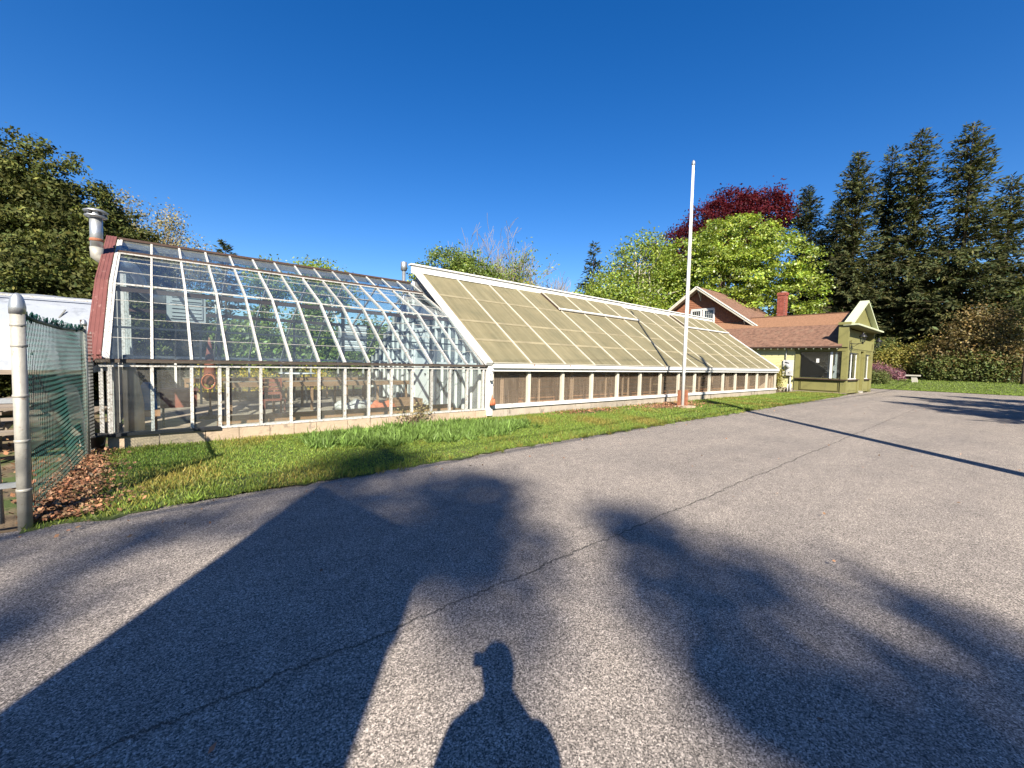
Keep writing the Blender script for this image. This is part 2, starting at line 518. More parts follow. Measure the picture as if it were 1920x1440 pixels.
def shared(name, me, parent, loc, rz=0.0, scale=(1, 1, 1)):
    o = bpy.data.objects.new(name, me)
    o.location = Vector(loc) - off(parent)
    o.rotation_euler = (0, 0, rz)
    o.scale = scale
    return link(o, parent)

def solo(o, label, cat, group=None):
    o['label'] = label
    o['category'] = cat
    if group:
        o['group'] = group
    return o

def structure(o):
    o['kind'] = 'structure'
    return o

def stuff(o, label=None, cat=None):
    o['kind'] = 'stuff'
    if label:
        o['label'] = label
    if cat:
        o['category'] = cat
    return o

def sheet(name, mat, xs, ys, zf, parent=None):
    """grid sheet; ys may be a function of x giving a list"""
    vs, fs = [], []
    ny = None
    for x in xs:
        yy = ys(x) if callable(ys) else ys
        ny = len(yy)
        vs += [(x, y, zf(x, y)) for y in yy]
    for i in range(len(xs) - 1):
        for j in range(ny - 1):
            a = i * ny + j
            fs.append((a, a + ny, a + ny + 1, a + 1))
    me = bpy.data.meshes.new(name)
    me.from_pydata(vs, [], fs)
    me.materials.append(MATS[mat])
    me.polygons.foreach_set('use_smooth', [True] * len(me.polygons))
    return link(bpy.data.objects.new(name, me), parent)

# leaf-like quads, fully vectorised -------------------------------------------------
def quads(name, mat, c, a, b, tint, parent=None):
    """c centres, a half-length vectors, b half-width vectors, tint (N,3)"""
    n = len(c)
    o3 = np.array(off(parent))
    v = np.empty((n, 4, 3), np.float32)
    c = c - o3
    v[:, 0] = c - a
    v[:, 1] = c + b - a * 0.1
    v[:, 2] = c + a
    v[:, 3] = c - b - a * 0.1
    me = bpy.data.meshes.new(name)
    me.vertices.add(n * 4)
    me.vertices.foreach_set('co', v.ravel())
    me.loops.add(n * 4)
    me.loops.foreach_set('vertex_index', np.arange(n * 4, dtype=np.int32))
    me.polygons.add(n)
    me.polygons.foreach_set('loop_start', np.arange(0, n * 4, 4, dtype=np.int32))
    me.polygons.foreach_set('loop_total', np.full(n, 4, np.int32))
    me.update()
    at = me.color_attributes.new('tint', 'FLOAT_COLOR', 'POINT')
    t4 = np.ones((n, 4, 4), np.float32)
    t4[:, :, :3] = np.clip(tint, 0, 4)[:, None, :]
    at.data.foreach_set('color', t4.ravel())
    me.materials.append(MATS[mat])
    return link(bpy.data.objects.new(name, me), parent)

def unitv(x):
    return x / np.maximum(np.linalg.norm(x, axis=1, keepdims=True), 1e-6)

def rand_frame(n, bias, strength):
    """random leaf frames whose normals lean towards bias"""
    nrm = unitv(rng.normal(size=(n, 3)) + bias * strength)
    t = unitv(np.cross(nrm, rng.normal(size=(n, 3))))
    return nrm, t, np.cross(nrm, t)

def tints(n, cl, amt=0.22, hue=0.10):
    """cl: per-leaf clump brightness"""
    g = cl * np.exp(rng.normal(0, amt * 0.6, n))
    h = rng.normal(0, hue, n)
    return np.stack([g * (1 + h), g, g * (1 - h * 0.5)], 1)

def clumps(lobes, n_cl, shell=0.55):
    """clump centres spread through a set of ellipsoid lobes, denser near the outside, uneven outline"""
    vol = np.array([l[3] * l[4] * l[5] for l in lobes]) ** (2 / 3)
    idx = rng.choice(len(lobes), n_cl, p=vol / vol.sum())
    L = np.array(lobes)[idx]
    d = unitv(rng.normal(size=(n_cl, 3)))
    r = shell + (1 - shell) * rng.random(n_cl) ** 0.6
    r *= 1 + 0.10 * np.sin(d[:, 0] * 7 + idx * 1.7) * np.cos(d[:, 2] * 6 + idx) + rng.normal(0, 0.05, n_cl)
    return L[:, :3] + d * L[:, 3:6] * r[:, None], d

def branch_path(p, q, k=5, sag=0.12, rough=0.06):
    p, q = np.array(p, float), np.array(q, float)
    ln = np.linalg.norm(q - p)
    ts = np.linspace(0, 1, k)
    pts = p[None] + (q - p)[None] * ts[:, None]
    pts[:, 2] += np.sin(ts * math.pi) * ln * sag
    pts[1:-1] += rng.normal(0, rough * ln / 2, (k - 2, 3))
    return [tuple(x) for x in pts]

def broadleaf(name, label, loc, lobes, n_cl, per, leaf, mat, bark='bark_brown', trunk_r=0.3, trunk_h=None, sig=None, group=None,
              limbs=18, shell=0.55, cat='tree', up=0.5, aspect=0.62, amt=0.24, limb_r=None, fork=0.25, clv=0.18, flat=0.7):
    """tapered trunk with limbs, crown of leaf-sized faces in clumps. lobes are (dx,dy,z,rx,ry,rz) about loc"""
    t = thing(name, label, cat, loc, group)
    L = [(loc[0] + l[0], loc[1] + l[1], loc[2] + l[2], l[3], l[4], l[5]) for l in lobes]
    cc, d = clumps(L, n_cl, shell)
    top = max(l[2] for l in L)
    th = trunk_h or (top - loc[2]) * 0.75
    bb = B()
    k = 7
    lean = rng.normal(0, 0.025 * th, 2)
    pts = [(loc[0] + lean[0] * (i / (k - 1)) ** 2 + rng.normal(0, .02), loc[1] + lean[1] * (i / (k - 1)) ** 2, loc[2] - 0.15 + th * i / (k - 1)) for i in range(k)]
    bb.tube(pts, [trunk_r * (1.25 if i == 0 else 1 - 0.75 * i / (k - 1)) for i in range(k)], 8)
    for j in range(limbs):
        f = fork + (1 - fork) * rng.random()
        i = min(int(f * (k - 1)), k - 2)
        u = f * (k - 1) - i
        st = np.array(pts[i]) * (1 - u) + np.array(pts[i + 1]) * u
        en = cc[rng.integers(n_cl)]
        rr = (limb_r or trunk_r * 0.42) * (1.05 - f * 0.7)
        pa = branch_path(st, en, 6)
        bb.tube(pa, [rr * (1 - 0.85 * q / 5) for q in range(6)], 5, False)
    bb.build('trunk', bark, t, True)
    n = n_cl * per
    ci = np.repeat(np.arange(n_cl), per)
    s = sig or leaf * 2.2
    c = cc[ci] + rng.normal(0, 1, (n, 3)) * s * np.array([1, 1, flat])
    nrm, ta, tb = rand_frame(n, d[ci] + np.array([0, 0, up]), 0.9)
    ln = leaf * rng.uniform(0.6, 1.3, n)[:, None] / 2
    clb = np.exp(rng.normal(0, clv, n_cl))[ci]
    quads('crown', mat, c, ta * ln, tb * ln * aspect, tints(n, clb, amt), t)
    return t

def conifer(name, label, loc, h, w, mat, bark='bark_brown', z0=0.04, step=0.42, nb=6, spray=0.5, dens=1.0, prof=None, group=None, cat='tree',
            droop=0.25, trunk_r=None, thin_top=0.0):
    """straight trunk with whorls of drooping branches, each carrying many needle sprays"""
    t = thing(name, label, cat, loc, group)
    loc = np.array(loc, float)
    tr = trunk_r or h * 0.013
    bb = B()
    bb.tube([(loc[0], loc[1], loc[2] - 0.1 + (h + .1) * i / 6) for i in range(7)], [tr * (1.15 - 1.1 * i / 6) for i in range(7)], 7)
    prof = prof or (lambda u: (1 - u) ** 0.75 * (0.55 + 0.45 * min(1, (1 - u) * 2)))
    C, A, Bv, CL = [], [], [], []
    z = h * z0
    ph = rng.random() * 6
    while z < h * 0.99:
        u = z / h
        R = w / 2 * prof(u)
        m = max(3, int(nb * (0.7 + 0.5 * (1 - u))))
        for j in range(m):
            ph += 2.4 + rng.normal(0, 0.35)
            bl = R * rng.uniform(0.55, 1.18) + 0.12
            if rng.random() < thin_top * u:
                continue
            rise = (0.55 * u - droop * (1 - u)) * rng.uniform(0.5, 1.4)
            dr = np.array([math.cos(ph), math.sin(ph), 0])
            zz = z + rng.uniform(-0.5, 0.5) * step
            ns = max(4, int(bl / 0.21 * dens))
            ts = (np.arange(ns) + 0.5) / ns
            cur = loc[None] + dr[None] * (bl * ts)[:, None]
            cur[:, 2] += zz + bl * (rise * ts - 0.18 * ts ** 2 + 0.14 * ts ** 4)
            if bl > 0.7:
                e = cur[-1]
                bb.tube([(loc[0], loc[1], loc[2] + zz), tuple(cur[ns // 2]), tuple(e)], [tr * 0.22 * (1.1 - u) + 0.012, 0.018, 0.006], 4, False)
            side = np.array([-dr[1], dr[0], 0])
            cl = math.exp(rng.normal(0, 0.22))
            for sgn in (-1, 0, 1):
                k = ns
                ll = spray * rng.uniform(0.6, 1.25, k) * (0.7 + 0.3 * min(1, bl / 2))
                dd = dr[None] * rng.uniform(0.35, 1.0, k)[:, None] + side[None] * (sgn * rng.uniform(0.4, 1.1, k))[:, None]
                dd[:, 2] += rng.normal(-0.42 + 0.55 * u, 0.38, k)
                dd = unitv(dd)
                b2 = unitv(np.cross(dd, np.array([-.25, -.3, 0.8]) + rng.normal(0, 0.7, (k, 3))))
                C.append(cur + dd * (ll * 0.5)[:, None] + rng.normal(0, 0.10, (k, 3)))
                A.append(dd * (ll * 0.5)[:, None])
                Bv.append(b2 * (ll * rng.uniform(0.09, 0.19, k))[:, None])
                CL.append(np.full(k, cl))
        z += step * (0.8 + 0.5 * (1 - u)) * rng.uniform(0.8, 1.2)
    bb.build('trunk', bark, t, True)
    C, A, Bv, CL = map(np.concatenate, (C, A, Bv, CL))
    quads('crown', mat, C, A, Bv, tints(len(C), CL, 0.3, 0.12), t)
    return t

def bare_tree(name, label, loc, h, w, bark, buds=None, nbud=0, group=None, depth=4, r0=0.16, leafs=0.22, stems=1, upb=0.75):
    t = thing(name, label, 'tree', loc, group)
    bb = B()
    tips = []
    def grow(p, d, ln, r, lv):
        k = 4
        pts, q, dd = [p], np.array(p, float), np.array(d, float)
        for i in range(k):
            dd = dd + rng.normal(0, 0.10, 3) + np.array([0, 0, 0.05])
            dd /= np.linalg.norm(dd)
            q = q + dd * ln / k
            pts.append(tuple(q))
        bb.tube(pts, [max(0.017, r * (1 - 0.55 * i / k)) for i in range(k + 1)], 5 if lv < 2 else 3, False)
        if lv >= depth - 2:
            tips.extend(pts[1:])
        if lv >= depth:
            return
        for j in range(4 if lv else 6):
            i = rng.integers(1, k + 1)
            sd = unitv(rng.normal(size=(1, 3)))[0] * np.array([w / h * 2.2, w / h * 2.2, 0.6])
            nd = dd * upb + sd * 0.75
            nd[2] = abs(nd[2]) * 0.9 + 0.12
            nd /= np.linalg.norm(nd)
            grow(pts[i], nd, ln * rng.uniform(0.52, 0.74), r * 0.5, lv + 1)
    for s in range(stems):
        a = rng.normal(0, 0.12, 2)
        grow((loc[0] + rng.normal(0, .2) * (stems > 1), loc[1] + rng.normal(0, .2) * (stems > 1), loc[2] - 0.1), np.array([a[0], a[1], 1.0]), h * 0.46, r0, 0)
    bb.build('trunk', bark, t, True)
    if buds:
        tp = np.array(tips)
        c = tp[rng.integers(len(tp), size=nbud)] + rng.normal(0, 0.3, (nbud, 3))
        nrm, ta, tb = rand_frame(nbud, np.array([[0, 0, 1.0]]), 0.5)
        ln = leafs * rng.uniform(0.5, 1.3, nbud)[:, None] / 2
        quads('crown', buds, c, ta * ln, tb * ln * 0.6, tints(nbud, np.ones(nbud), 0.35, 0.12), t)
    return t

# ================================================================== GROUND
def road_edge(x):
    pts = [(-40, 5.35), (-1.2, 5.5), (-0.7, 5.55), (1.3, 5.6), (5.5, 5.83), (9.25, 5.92), (23, 6.25), (32.6, 6.5), (33.2, 6.62), (60, 6.62)]
    for (x0, y0), (x1, y1) in zip(pts, pts[1:]):
        if x <= x1:
            return y0 + (y1 - y0) * (x - x0) / (x1 - x0)
    return pts[-1][1]

def far_rise(x):
    u = min(1, max(0, (x - 48.5) / 9.0))
    return 0.75 * u * u * (3 - 2 * u)

structure(sheet('ground', 'soil_ground', [-400, -60, -20, -6, 0, 10, 20, 30, 40, 47.9, 50, 52, 54, 56, 58, 62, 70, 120, 400],
                [-400, -60, -30, -10, 0, 6, 9, 12, 16, 20, 30, 60, 120, 400], lambda x, y: -0.05 + far_rise(x)))
xs = [-40 + 0.5 * i for i in range(178)]
structure(sheet('driveway', 'asphalt', xs, lambda x: [-30, -10, -2, 0, 1, 2, 3, 4, 5, road_edge(x) + 0.05 + (3.2 if x > 41.3 else 0)],
                lambda x, y: 0.0))
LX0, LX1 = -0.95, 33.3
def lawn_z(x, y):
    e = road_edge(x)
    u = min(1, max(0, (y - e) / max(0.1, 9.05 - e)))
    return 0.010 + 0.03 * min(1, u * 6) + 0.012 * u + 0.010 * math.sin(x * 1.7) * math.cos(y * 2.3)
def lawn_rows(x):
    e = road_edge(x) - 0.02 + 0.07 * math.sin(x * 2.1) * math.sin(x * 0.9 + 1) + 0.045 * math.sin(x * 7.7 + 1) + 0.035 * math.sin(x * 17 + math.sin(x * 5)) + 0.02 * math.sin(x * 41)
    return [e + (9.12 - e) * j / 16 for j in range(17)]
structure(sheet('lawn', 'lawn_soil', [LX0 + (LX1 - LX0) * i / 340 for i in range(341)], lawn_rows, lawn_z))
structure(sheet('far_lawn', 'lawn_soil', [47.4 + 0.06 * math.sin(7) + 0.5 * i for i in range(60)], [-45 + 2 * j for j in range(40)],
                lambda x, y: 0.02 + far_rise(x) + 0.01 * math.sin(x) * math.cos(y)))
structure(sheet('far_road', 'road_pale', [84, 86, 88, 90], [-40, -20, 0, 20, 40], lambda x, y: 0.80))

# grass blades -------------------------------------------------------
def blades(name, x, y, z, hgt, wid, mat, lean=0.45, tint=None, label='short green grass', parent=None):
    n = len(x)
    base = np.stack([x, y, z], 1)
    d = np.stack([rng.normal(0, lean, n), rng.normal(0, lean, n), np.ones(n)], 1)
    d = unitv(d) * hgt[:, None]
    s = rng.random(n) * 6.283
    b = np.stack([np.cos(s), np.sin(s), np.zeros(n)], 1) * (wid / 2)[:, None]
    return quads(name, mat, base + d / 2, d / 2, b, tint, parent)

def lawn_blades(n, x0, x1, y_from, y_to, hs, ws):
    x = rng.uniform(x0, x1, n)
    e = np.array([y_from(a) for a in x])
    u = rng.random(n)
    y = e + (y_to - e) * u
    z = np.array([lawn_z(a, b) for a, b in zip(x, y)])
    patch = np.sin(x * 1.3 + y * 2.1) + np.sin(x * 3.7 - y * 1.9 + 1) + np.sin(x * 0.6 + 2) + rng.normal(0, 0.5, n)
    hgt = hs * np.exp(rng.normal(0, 0.3, n)) * (1 + 0.18 * patch)
    dry = np.clip((patch - 0.7) * 0.45 + rng.normal(0, 0.3, n), 0, 1) * 0.85
    g = np.exp(rng.normal(0, 0.25, n)) * (1 - 0.05 * patch)
    tint = np.stack([g * (1 + 0.9 * dry + rng.normal(0, .1, n)), g * (1 + 0.05 * dry), g * (1 + 0.6 * dry)], 1)
    # bare earth by the flagpole and by the wall thins the grass
    bare = np.exp(-(((x - 15.2) / 1.7) ** 2 + ((y - 8.3) / 0.75) ** 2)) + np.exp(-(((x - 10.6) / 1.5) ** 2 + ((y - 8.6) / 0.4) ** 2)) \
        + 1.2 * np.exp(-(((x + 0.85) / 0.5) ** 2 + ((y - 7.0) / 1.6) ** 2)) + 0.5 * np.exp(-(((x - 1.1) / 0.35) ** 2 + ((y - 6.15) / 0.25) ** 2))
    keep = rng.random(n) > bare * 1.1
    return [a[keep] for a in (x, y, z, hgt)] + [tint[keep]]

near = lawn_blades(120000, LX0, 11.0, lambda a: road_edge(a) - 0.04, 9.06, 0.036, 0.01)
stuff(blades('grass', *near[:3], near[3], np.full(len(near[0]), 0.011), 'grass_blade', tint=near[4]), 'short green grass of the strip beside the greenhouses', 'grass')
mid = lawn_blades(75000, 11.0, LX1, lambda a: road_edge(a) - 0.04, 9.06, 0.040, 0.016)
stuff(blades('grass', *mid[:3], mid[3], np.full(len(mid[0]), 0.02), 'grass_blade', tint=mid[4]), 'short green grass around the flagpole and towards the shop', 'grass')
# taller tufts and weeds straggling over the paving edge and along the wall
n = 9000
tx = rng.uniform(LX0 + .2, 30, 420)
ty = np.where(rng.random(420) < 0.6, np.array([road_edge(a) for a in tx]) + rng.normal(0.0, 0.09, 420), 9.0 - np.abs(rng.normal(0, 0.08, 420)))
i = rng.integers(420, size=n)
x, y = tx[i] + rng.normal(0, .035, n), np.minimum(ty[i] + rng.normal(0, .035, n), 9.06)
g = np.exp(rng.normal(0, .25, 420))[i]
dr_ = np.clip(rng.normal(0.1, .35, 420), 0, 1)[i]
stuff(blades('grass', x, y, np.full(n, 0.01), 0.085 * np.exp(rng.normal(0, .35, n)), np.full(n, 0.011), 'grass_blade', 0.6, np.stack([g * (1 + .9 * dr_), g, g * (1 + .4 * dr_)], 1)), 'ragged tufts of taller grass along the paving edge and wall', 'grass')
n = 26000
x = 47.3 + 14 * rng.random(n) ** 1.3
y = rng.uniform(-9, 12, n)
z = np.array([0.02 + far_rise(a) for a in x])
g = np.exp(rng.normal(0, .2, n))
stuff(blades('grass', x, y, z, np.full(n, 0.08), np.full(n, 0.06), 'grass_blade', tint=np.stack([g, g, g], 1)), 'mown green grass beyond the end of the driveway', 'grass')
# broad strappy leaves of the ground-cover patch
n = 15000
cx = rng.uniform(2.0, 7.0, 520)
cy = rng.uniform(6.5, 8.75, 520)
ok = ((cx - 4.3) / 2.6) ** 2 + ((cy - 7.75 + 0.06 * (cx - 4.3)) / 1.0) ** 2 + rng.normal(0, .12, 520) < 1
cx, cy = cx[ok], cy[ok]
i = rng.integers(len(cx), size=n)
x, y = cx[i] + rng.normal(0, .05, n), cy[i] + rng.normal(0, .05, n)
z = np.array([lawn_z(a, b) for a, b in zip(x, y)])
g = (np.exp(rng.normal(0, .2, len(cx)))[i]) * np.exp(rng.normal(0, .2, n))
stuff(blades('ground_cover', x, y, z, 0.15 * np.exp(rng.normal(0, .25, n)), np.full(n, 0.026), 'lily_leaf', 0.7, np.stack([g, g, g * 1.2], 1)),
      'patch of broad strappy green leaves below the glasshouse wall', 'ground cover')
# leaf litter
def litter(name, label, x, y, mat='dead_leaf', s=0.045, zf=lawn_z):
    n = len(x)
    c = np.stack([x, y, np.array([zf(a, b) + 0.02 for a, b in zip(x, y)]) + rng.random(n) * 0.05], 1)
    nrm, ta, tb = rand_frame(n, np.array([[0, 0, 1.0]]), 1.6)
    ln = s * rng.uniform(0.6, 1.3, n)[:, None] / 2
    g = np.exp(rng.normal(0, .35, n))
    return stuff(quads(name, mat, c, ta * ln, tb * ln * 0.7, np.stack([g * (1 + rng.normal(0, .12, n)), g, g], 1)), label, 'leaves')
n = 5200
y = rng.uniform(5.62, 9.0, n)
x = -0.98 + np.abs(rng.normal(0, 0.26, n)) * (1.1 - 0.12 * (y - 5.6))
litter('leaf_litter', 'brown dead leaves drifted along the foot of the chain link fence', x, y)
n = 1500
litter('leaf_litter', 'scattered brown leaves on bare earth around the flagpole', rng.normal(15.3, 1.2, n), rng.normal(8.35, 0.38, n).clip(7.2, 9.05), s=0.06)
n = 500
litter('leaf_litter', 'brown leaves on the bare patch near the white greenhouse wall', rng.normal(10.6, 0.9, n), rng.normal(8.65, 0.2, n).clip(8, 9.05), s=0.06)
n = 900
litter('leaf_litter', 'brown leaves strewn on the yard behind the gate', rng.uniform(-4.5, -1.0, n), rng.uniform(5.9, 12, n), s=0.07, zf=lambda a, b: -0.05)
n = 420
lx_, ly_ = rng.uniform(-2, 34, n), rng.uniform(-3, 6.0, n)
edge_ = rng.random(n) < 0.55
ly_ = np.where(edge_, np.array([road_edge(a) for a in lx_]) - np.abs(rng.normal(0, .35, n)), ly_)
litter('driveway_debris', 'sparse dry leaves and bits of grit lying on the asphalt', lx_, ly_, s=0.035, zf=lambda a, b: -0.018)
structure(sheet('bare_earth', 'bare_soil', [13.6 + 0.3 * i for i in range(12)], lambda x: [8.35 - 0.55 * math.sqrt(max(0, 1 - ((x - 15.2) / 1.66) ** 2)) + 1.1 * math.sqrt(max(0.0001, 1 - ((x - 15.2) / 1.66) ** 2)) * j / 6 for j in range(7)],
                lambda x, y: lawn_z(x, min(y, 9.05)) + 0.012))

# ================================================================== GLASSHOUSE (left, clear glass)
GX0, GX1, BAY = -0.60, 6.68, 0.52
EY, EZ = 9.13, 1.46           # eave
KY, KZ = 10.90, 2.87          # kink
TY, TZ = 12.60, 3.72          # lower edge of ridge vents
RY, RZ = 13.45, 4.14          # ridge
BY = 2 * RY - EY              # back wall
g = thing('glasshouse', 'old glasshouse of clear panes and peeling white bars with a dark red gable edge', 'greenhouse', (3.0, 13.4, 0))

# foundation of separate blocks
bx = GX0 - 0.02
k = 0
while bx < 6.80:
    w = min(random.choice((0.42, 0.5, 0.58, 0.62)), 6.82 - bx)
    box('foundation_block', 'concrete_tan', g, (bx + w / 2, EY + 0.06 + random.uniform(-.008, .008), 0.085), (w - 0.010, 0.24, 0.36 + random.uniform(-.012, .012)))
    bx += w
    k += 1
box('footing', 'concrete_tan', g, (0.0, EY - 0.03, 0.0), (1.30, 0.26, 0.10))
box('sill', 'worn_white', g, (3.80, EY + 0.02, 0.292), (5.90, 0.13, 0.035))
box('sill', 'dark_steel', g, (0.09, EY - 0.02, 0.285), (1.50, 0.16, 0.05))
box('foundation_wall', 'concrete_tan', g, (3.1, BY, 0.09), (7.4, 0.2, 0.38))
# front wall posts and panes
posts = [GX0 + 0.02] + [GX0 + BAY * i for i in range(1, 15)]
for i, px in enumerate(posts):
    box('wall_post', 'worn_white', g, (px, EY, 0.865), (0.046, 0.075, 1.11))
box('wall_post', 'worn_white', g, (0.84, EY + 0.005, 0.845), (0.05, 0.07, 1.13))
for i in range(14):
    box('wall_pane', 'glass_wall', g, (GX0 + BAY * (i + 0.5), EY + 0.012, 0.862), (BAY - 0.055, 0.004, 1.10))
beam('eave_plate', 'dark_wood', g, (GX0 - 0.14, EY - 0.03, EZ - 0.005), (GX1 + 0.1, EY - 0.03, EZ - 0.005), 0.12, 0.045)
beam('eave_strip', 'worn_white', g, (GX0 - 0.1, EY - 0.015, EZ - 0.075), (GX1 + 0.1, EY - 0.015, EZ - 0.075), 0.06, 0.035)
beam('eave_gutter', 'dark_brown', g, (GX0 - 0.14, EY - 0.06, EZ + 0.024), (GX1 + 0.1, EY - 0.06, EZ + 0.024), 0.06, 0.012)
# rafters: one shared mesh, front and (turned round) back
rb = B()
def seg(b, p, q, w, h):
    b.beam((0, p[0], p[1]), (0, q[0], q[1]), w, h)
seg(rb, (EY - RY, EZ - RZ + 0.01), (KY - RY + 0.01, KZ - RZ), 0.038, 0.080)
seg(rb, (KY - RY - 0.01, KZ - RZ), (TY - RY, TZ - RZ), 0.036, 0.075)
seg(rb, (TY - RY, TZ - RZ + 0.03), (0.0, 0.045), 0.040, 0.06)
me = bpy.data.meshes.new('rafter')
me.from_pydata(rb.v, [], rb.f)
me.materials.append(MATS['worn_white'])
for i in range(15):
    px = GX0 + BAY * i + (0.005 if i else 0.0)
    shared('rafter', me, g, (px, RY, RZ))
for i in range(0, 15, 2):
    shared('rafter', me, g, (GX0 + BAY * i, RY, RZ), math.pi)
# roof panes
def slope_pane(px, w, p, q, mat, name='roof_pane', lift=0.012):
    ang = math.atan2(q[1] - p[1], q[0] - p[0])
    ln = math.hypot(q[0] - p[0], q[1] - p[1])
    c = Vector((px, (p[0] + q[0]) / 2 - math.sin(ang) * lift, (p[1] + q[1]) / 2 + math.cos(ang) * lift))
    return box(name, mat, g, c, (w, ln, 0.004), ang + random.uniform(-0.006, 0.006), random.uniform(-0.004, 0.004))
def lerp(p, q, t):
    return (p[0] + (q[0] - p[0]) * t, p[1] + (q[1] - p[1]) * t)
E_, K_, T_, R_ = (EY, EZ), (KY, KZ), (TY, TZ), (RY, RZ)
low_t = [0, .255, .50, .75, 1.0]
up_t = [0, .36, .72, 1.0]
for i in range(14):
    px = GX0 + BAY * (i + 0.5)
    for a, b in zip(low_t, low_t[1:]):
        slope_pane(px, BAY - 0.04, lerp(E_, K_, a), lerp(E_, K_, b), 'glass_roof')
    for a, b in zip(up_t, up_t[1:]):
        slope_pane(px, BAY - 0.04, lerp(K_, T_, a), lerp(K_, T_, b), 'glass_roof')
    slope_pane(px, BAY - 0.04, (TY, TZ + 0.045), (RY, RZ + 0.05), 'glass_roof', 'vent_pane')
mir = lambda p: (2 * RY - p[0], p[1])
for i in range(7):
    px = GX0 + BAY * (2 * i + 1)
    for p, q in ((E_, lerp(E_, K_, .5)), (lerp(E_, K_, .5), K_), (K_, T_), (T_, R_)):
        slope_pane(px, 2 * BAY - 0.045, mir(q), mir(p), 'glass_back', 'back_roof_pane', 0.012)
# glazing bars where panes overlap, purlin, vent rail, ridge
for a in low_t[1:-1]:
    p = lerp(E_, K_, a)
    beam('glazing_bar', 'worn_white', g, (GX0, p[0], p[1] + 0.022), (GX1, p[0], p[1] + 0.022), 0.012, 0.008)
for a in up_t[1:-1]:
    p = lerp(K_, T_, a)
    beam('glazing_bar', 'worn_white', g, (GX0, p[0], p[1] + 0.022), (GX1, p[0], p[1] + 0.022), 0.012, 0.008)
beam('purlin', 'worn_white', g, (GX0, KY, KZ + 0.012), (GX1, KY, KZ + 0.012), 0.05, 0.03)
beam('purlin', 'dark_brown', g, (GX0, KY + 0.04, KZ - 0.075), (GX1, KY + 0.04, KZ - 0.075), 0.05, 0.09)
for yy, zz in ((9.95, 2.03), (11.8, 3.22)):
    beam('purlin', 'dark_steel', g, (GX0, yy, zz), (GX1, yy, zz), 0.035, 0.035)
    beam('purlin', 'dark_steel', g, (GX0, 2 * RY - yy, zz), (GX1, 2 * RY - yy, zz), 0.035, 0.035)
beam('purlin', 'dark_brown', g, (GX0, 2 * RY - KY, KZ - 0.075), (GX1, 2 * RY - KY, KZ - 0.075), 0.06, 0.1)
beam('vent_rail', 'dark_brown', g, (GX0 - 0.03, TY - 0.02, TZ + 0.055), (GX1, TY - 0.02, TZ + 0.055), 0.06, 0.05)
beam('vent_rail', 'worn_white', g, (GX0 - 0.03, TY - 0.075, TZ + 0.012), (GX1, TY - 0.075, TZ + 0.012), 0.045, 0.03)
beam('ridge', 'dark_brown', g, (GX0 - 0.05, RY, RZ + 0.075), (GX1, RY, RZ + 0.075), 0.10, 0.05)
beam('ridge', 'worn_grey', g, (GX0 - 0.03, RY, RZ - 0.04), (GX1, RY, RZ - 0.04), 0.05, 0.16)
# back wall
for i in range(0, 15, 2):
    box('wall_post', 'white_paint', g, (GX0 + BAY * i, BY, 0.86), (0.06, 0.08, 1.15))
for i in range(7):
    box('back_wall_pane', 'glass_back', g, (GX0 + BAY * (2 * i + 1), BY + 0.02, 0.86), (2 * BAY - 0.07, 0.004, 1.13))
beam('eave_plate', 'white_paint', g, (GX0, BY, EZ), (GX1, BY, EZ), 0.1, 0.07)
# left gable: weathered boards in the front half, panes behind
def roof_z(y):
    y = y if y <= RY else 2 * RY - y
    for (y0, z0), (y1, z1) in ((E_, K_), (K_, T_), (T_, R_)):
        if y <= y1:
            return z0 + (z1 - z0) * (y - y0) / (y1 - y0)
    return RZ
yy = 9.85
while yy < 13.0:
    hh = roof_z(yy) - 0.12
    if random.random() < 0.86:
        box('gable_board', 'grey_board', g, (GX0 - 0.03 + random.uniform(-.006, .006), yy + 0.09, (0.12 + hh) / 2), (0.022, 0.165, hh - 0.12))
    yy += 0.175
for yy in (9.2, 9.62, 13.2, 14.2, 15.2, 16.2, 17.1, 17.7):
    hh = roof_z(yy) - 0.06
    box('gable_stud', 'worn_white', g, (GX0, yy, (hh + 0.1) / 2), (0.06, 0.06, hh - 0.1))
for y0, y1 in ((13.2, 14.2), (14.2, 15.2), (15.2, 16.2), (16.2, 17.1), (17.1, 17.7)):
    hh = min(roof_z(y0), roof_z(y1)) - 0.1
    box('gable_pane', 'glass_back', g, (GX0, (y0 + y1) / 2, (hh + 0.3) / 2), (0.004, y1 - y0 - 0.07, hh - 0.3))
box('gable_pane', 'glass_wall', g, (GX0, 9.41, 0.86), (0.004, 0.36, 1.1))
# white rake bar and dark red ribbed edge cover over the left gable
rk = B()
for p, q in ((E_, K_), (K_, T_), (T_, R_)):
    rk.beam((GX0 - 0.045, p[0], p[1] + 0.03), (GX0 - 0.045, q[0], q[1] + 0.03), 0.05, 0.05)
rk.build('rake_bar', 'worn_white', g)
rc = B()
for p, q in ((lerp(E_, K_, 0.02), K_), (K_, T_), (T_, (RY + 0.1, RZ + 0.06))):
    rc.beam((GX0 - 0.17, p[0], p[1] + 0.055), (GX0 - 0.17, q[0], q[1] + 0.055), 0.18, 0.03)
    for dx in (-0.075, -0.025, 0.025, 0.075):
        rc.beam((GX0 - 0.17 + dx, p[0], p[1] + 0.072), (GX0 - 0.17 + dx, q[0], q[1] + 0.072), 0.018, 0.010)
rc.build('edge_cover', 'red_trim', g)
re_ = B()
for k in range(7):
    re_.box((GX0 - 0.26 + 0.03 * k, EY - 0.03 + random.uniform(-.02, .02), EZ + 0.04 + random.uniform(-.03, .03)), (0.028, 0.05, 0.09))
re_.build('broken_edge', 'red_trim', g)
box('edge_underside', 'dark_steel', g, (GX0 - 0.17, EY + 0.10, EZ + 0.02), (0.18, 0.26, 0.03), math.atan2(KZ - EZ, KY - EY))
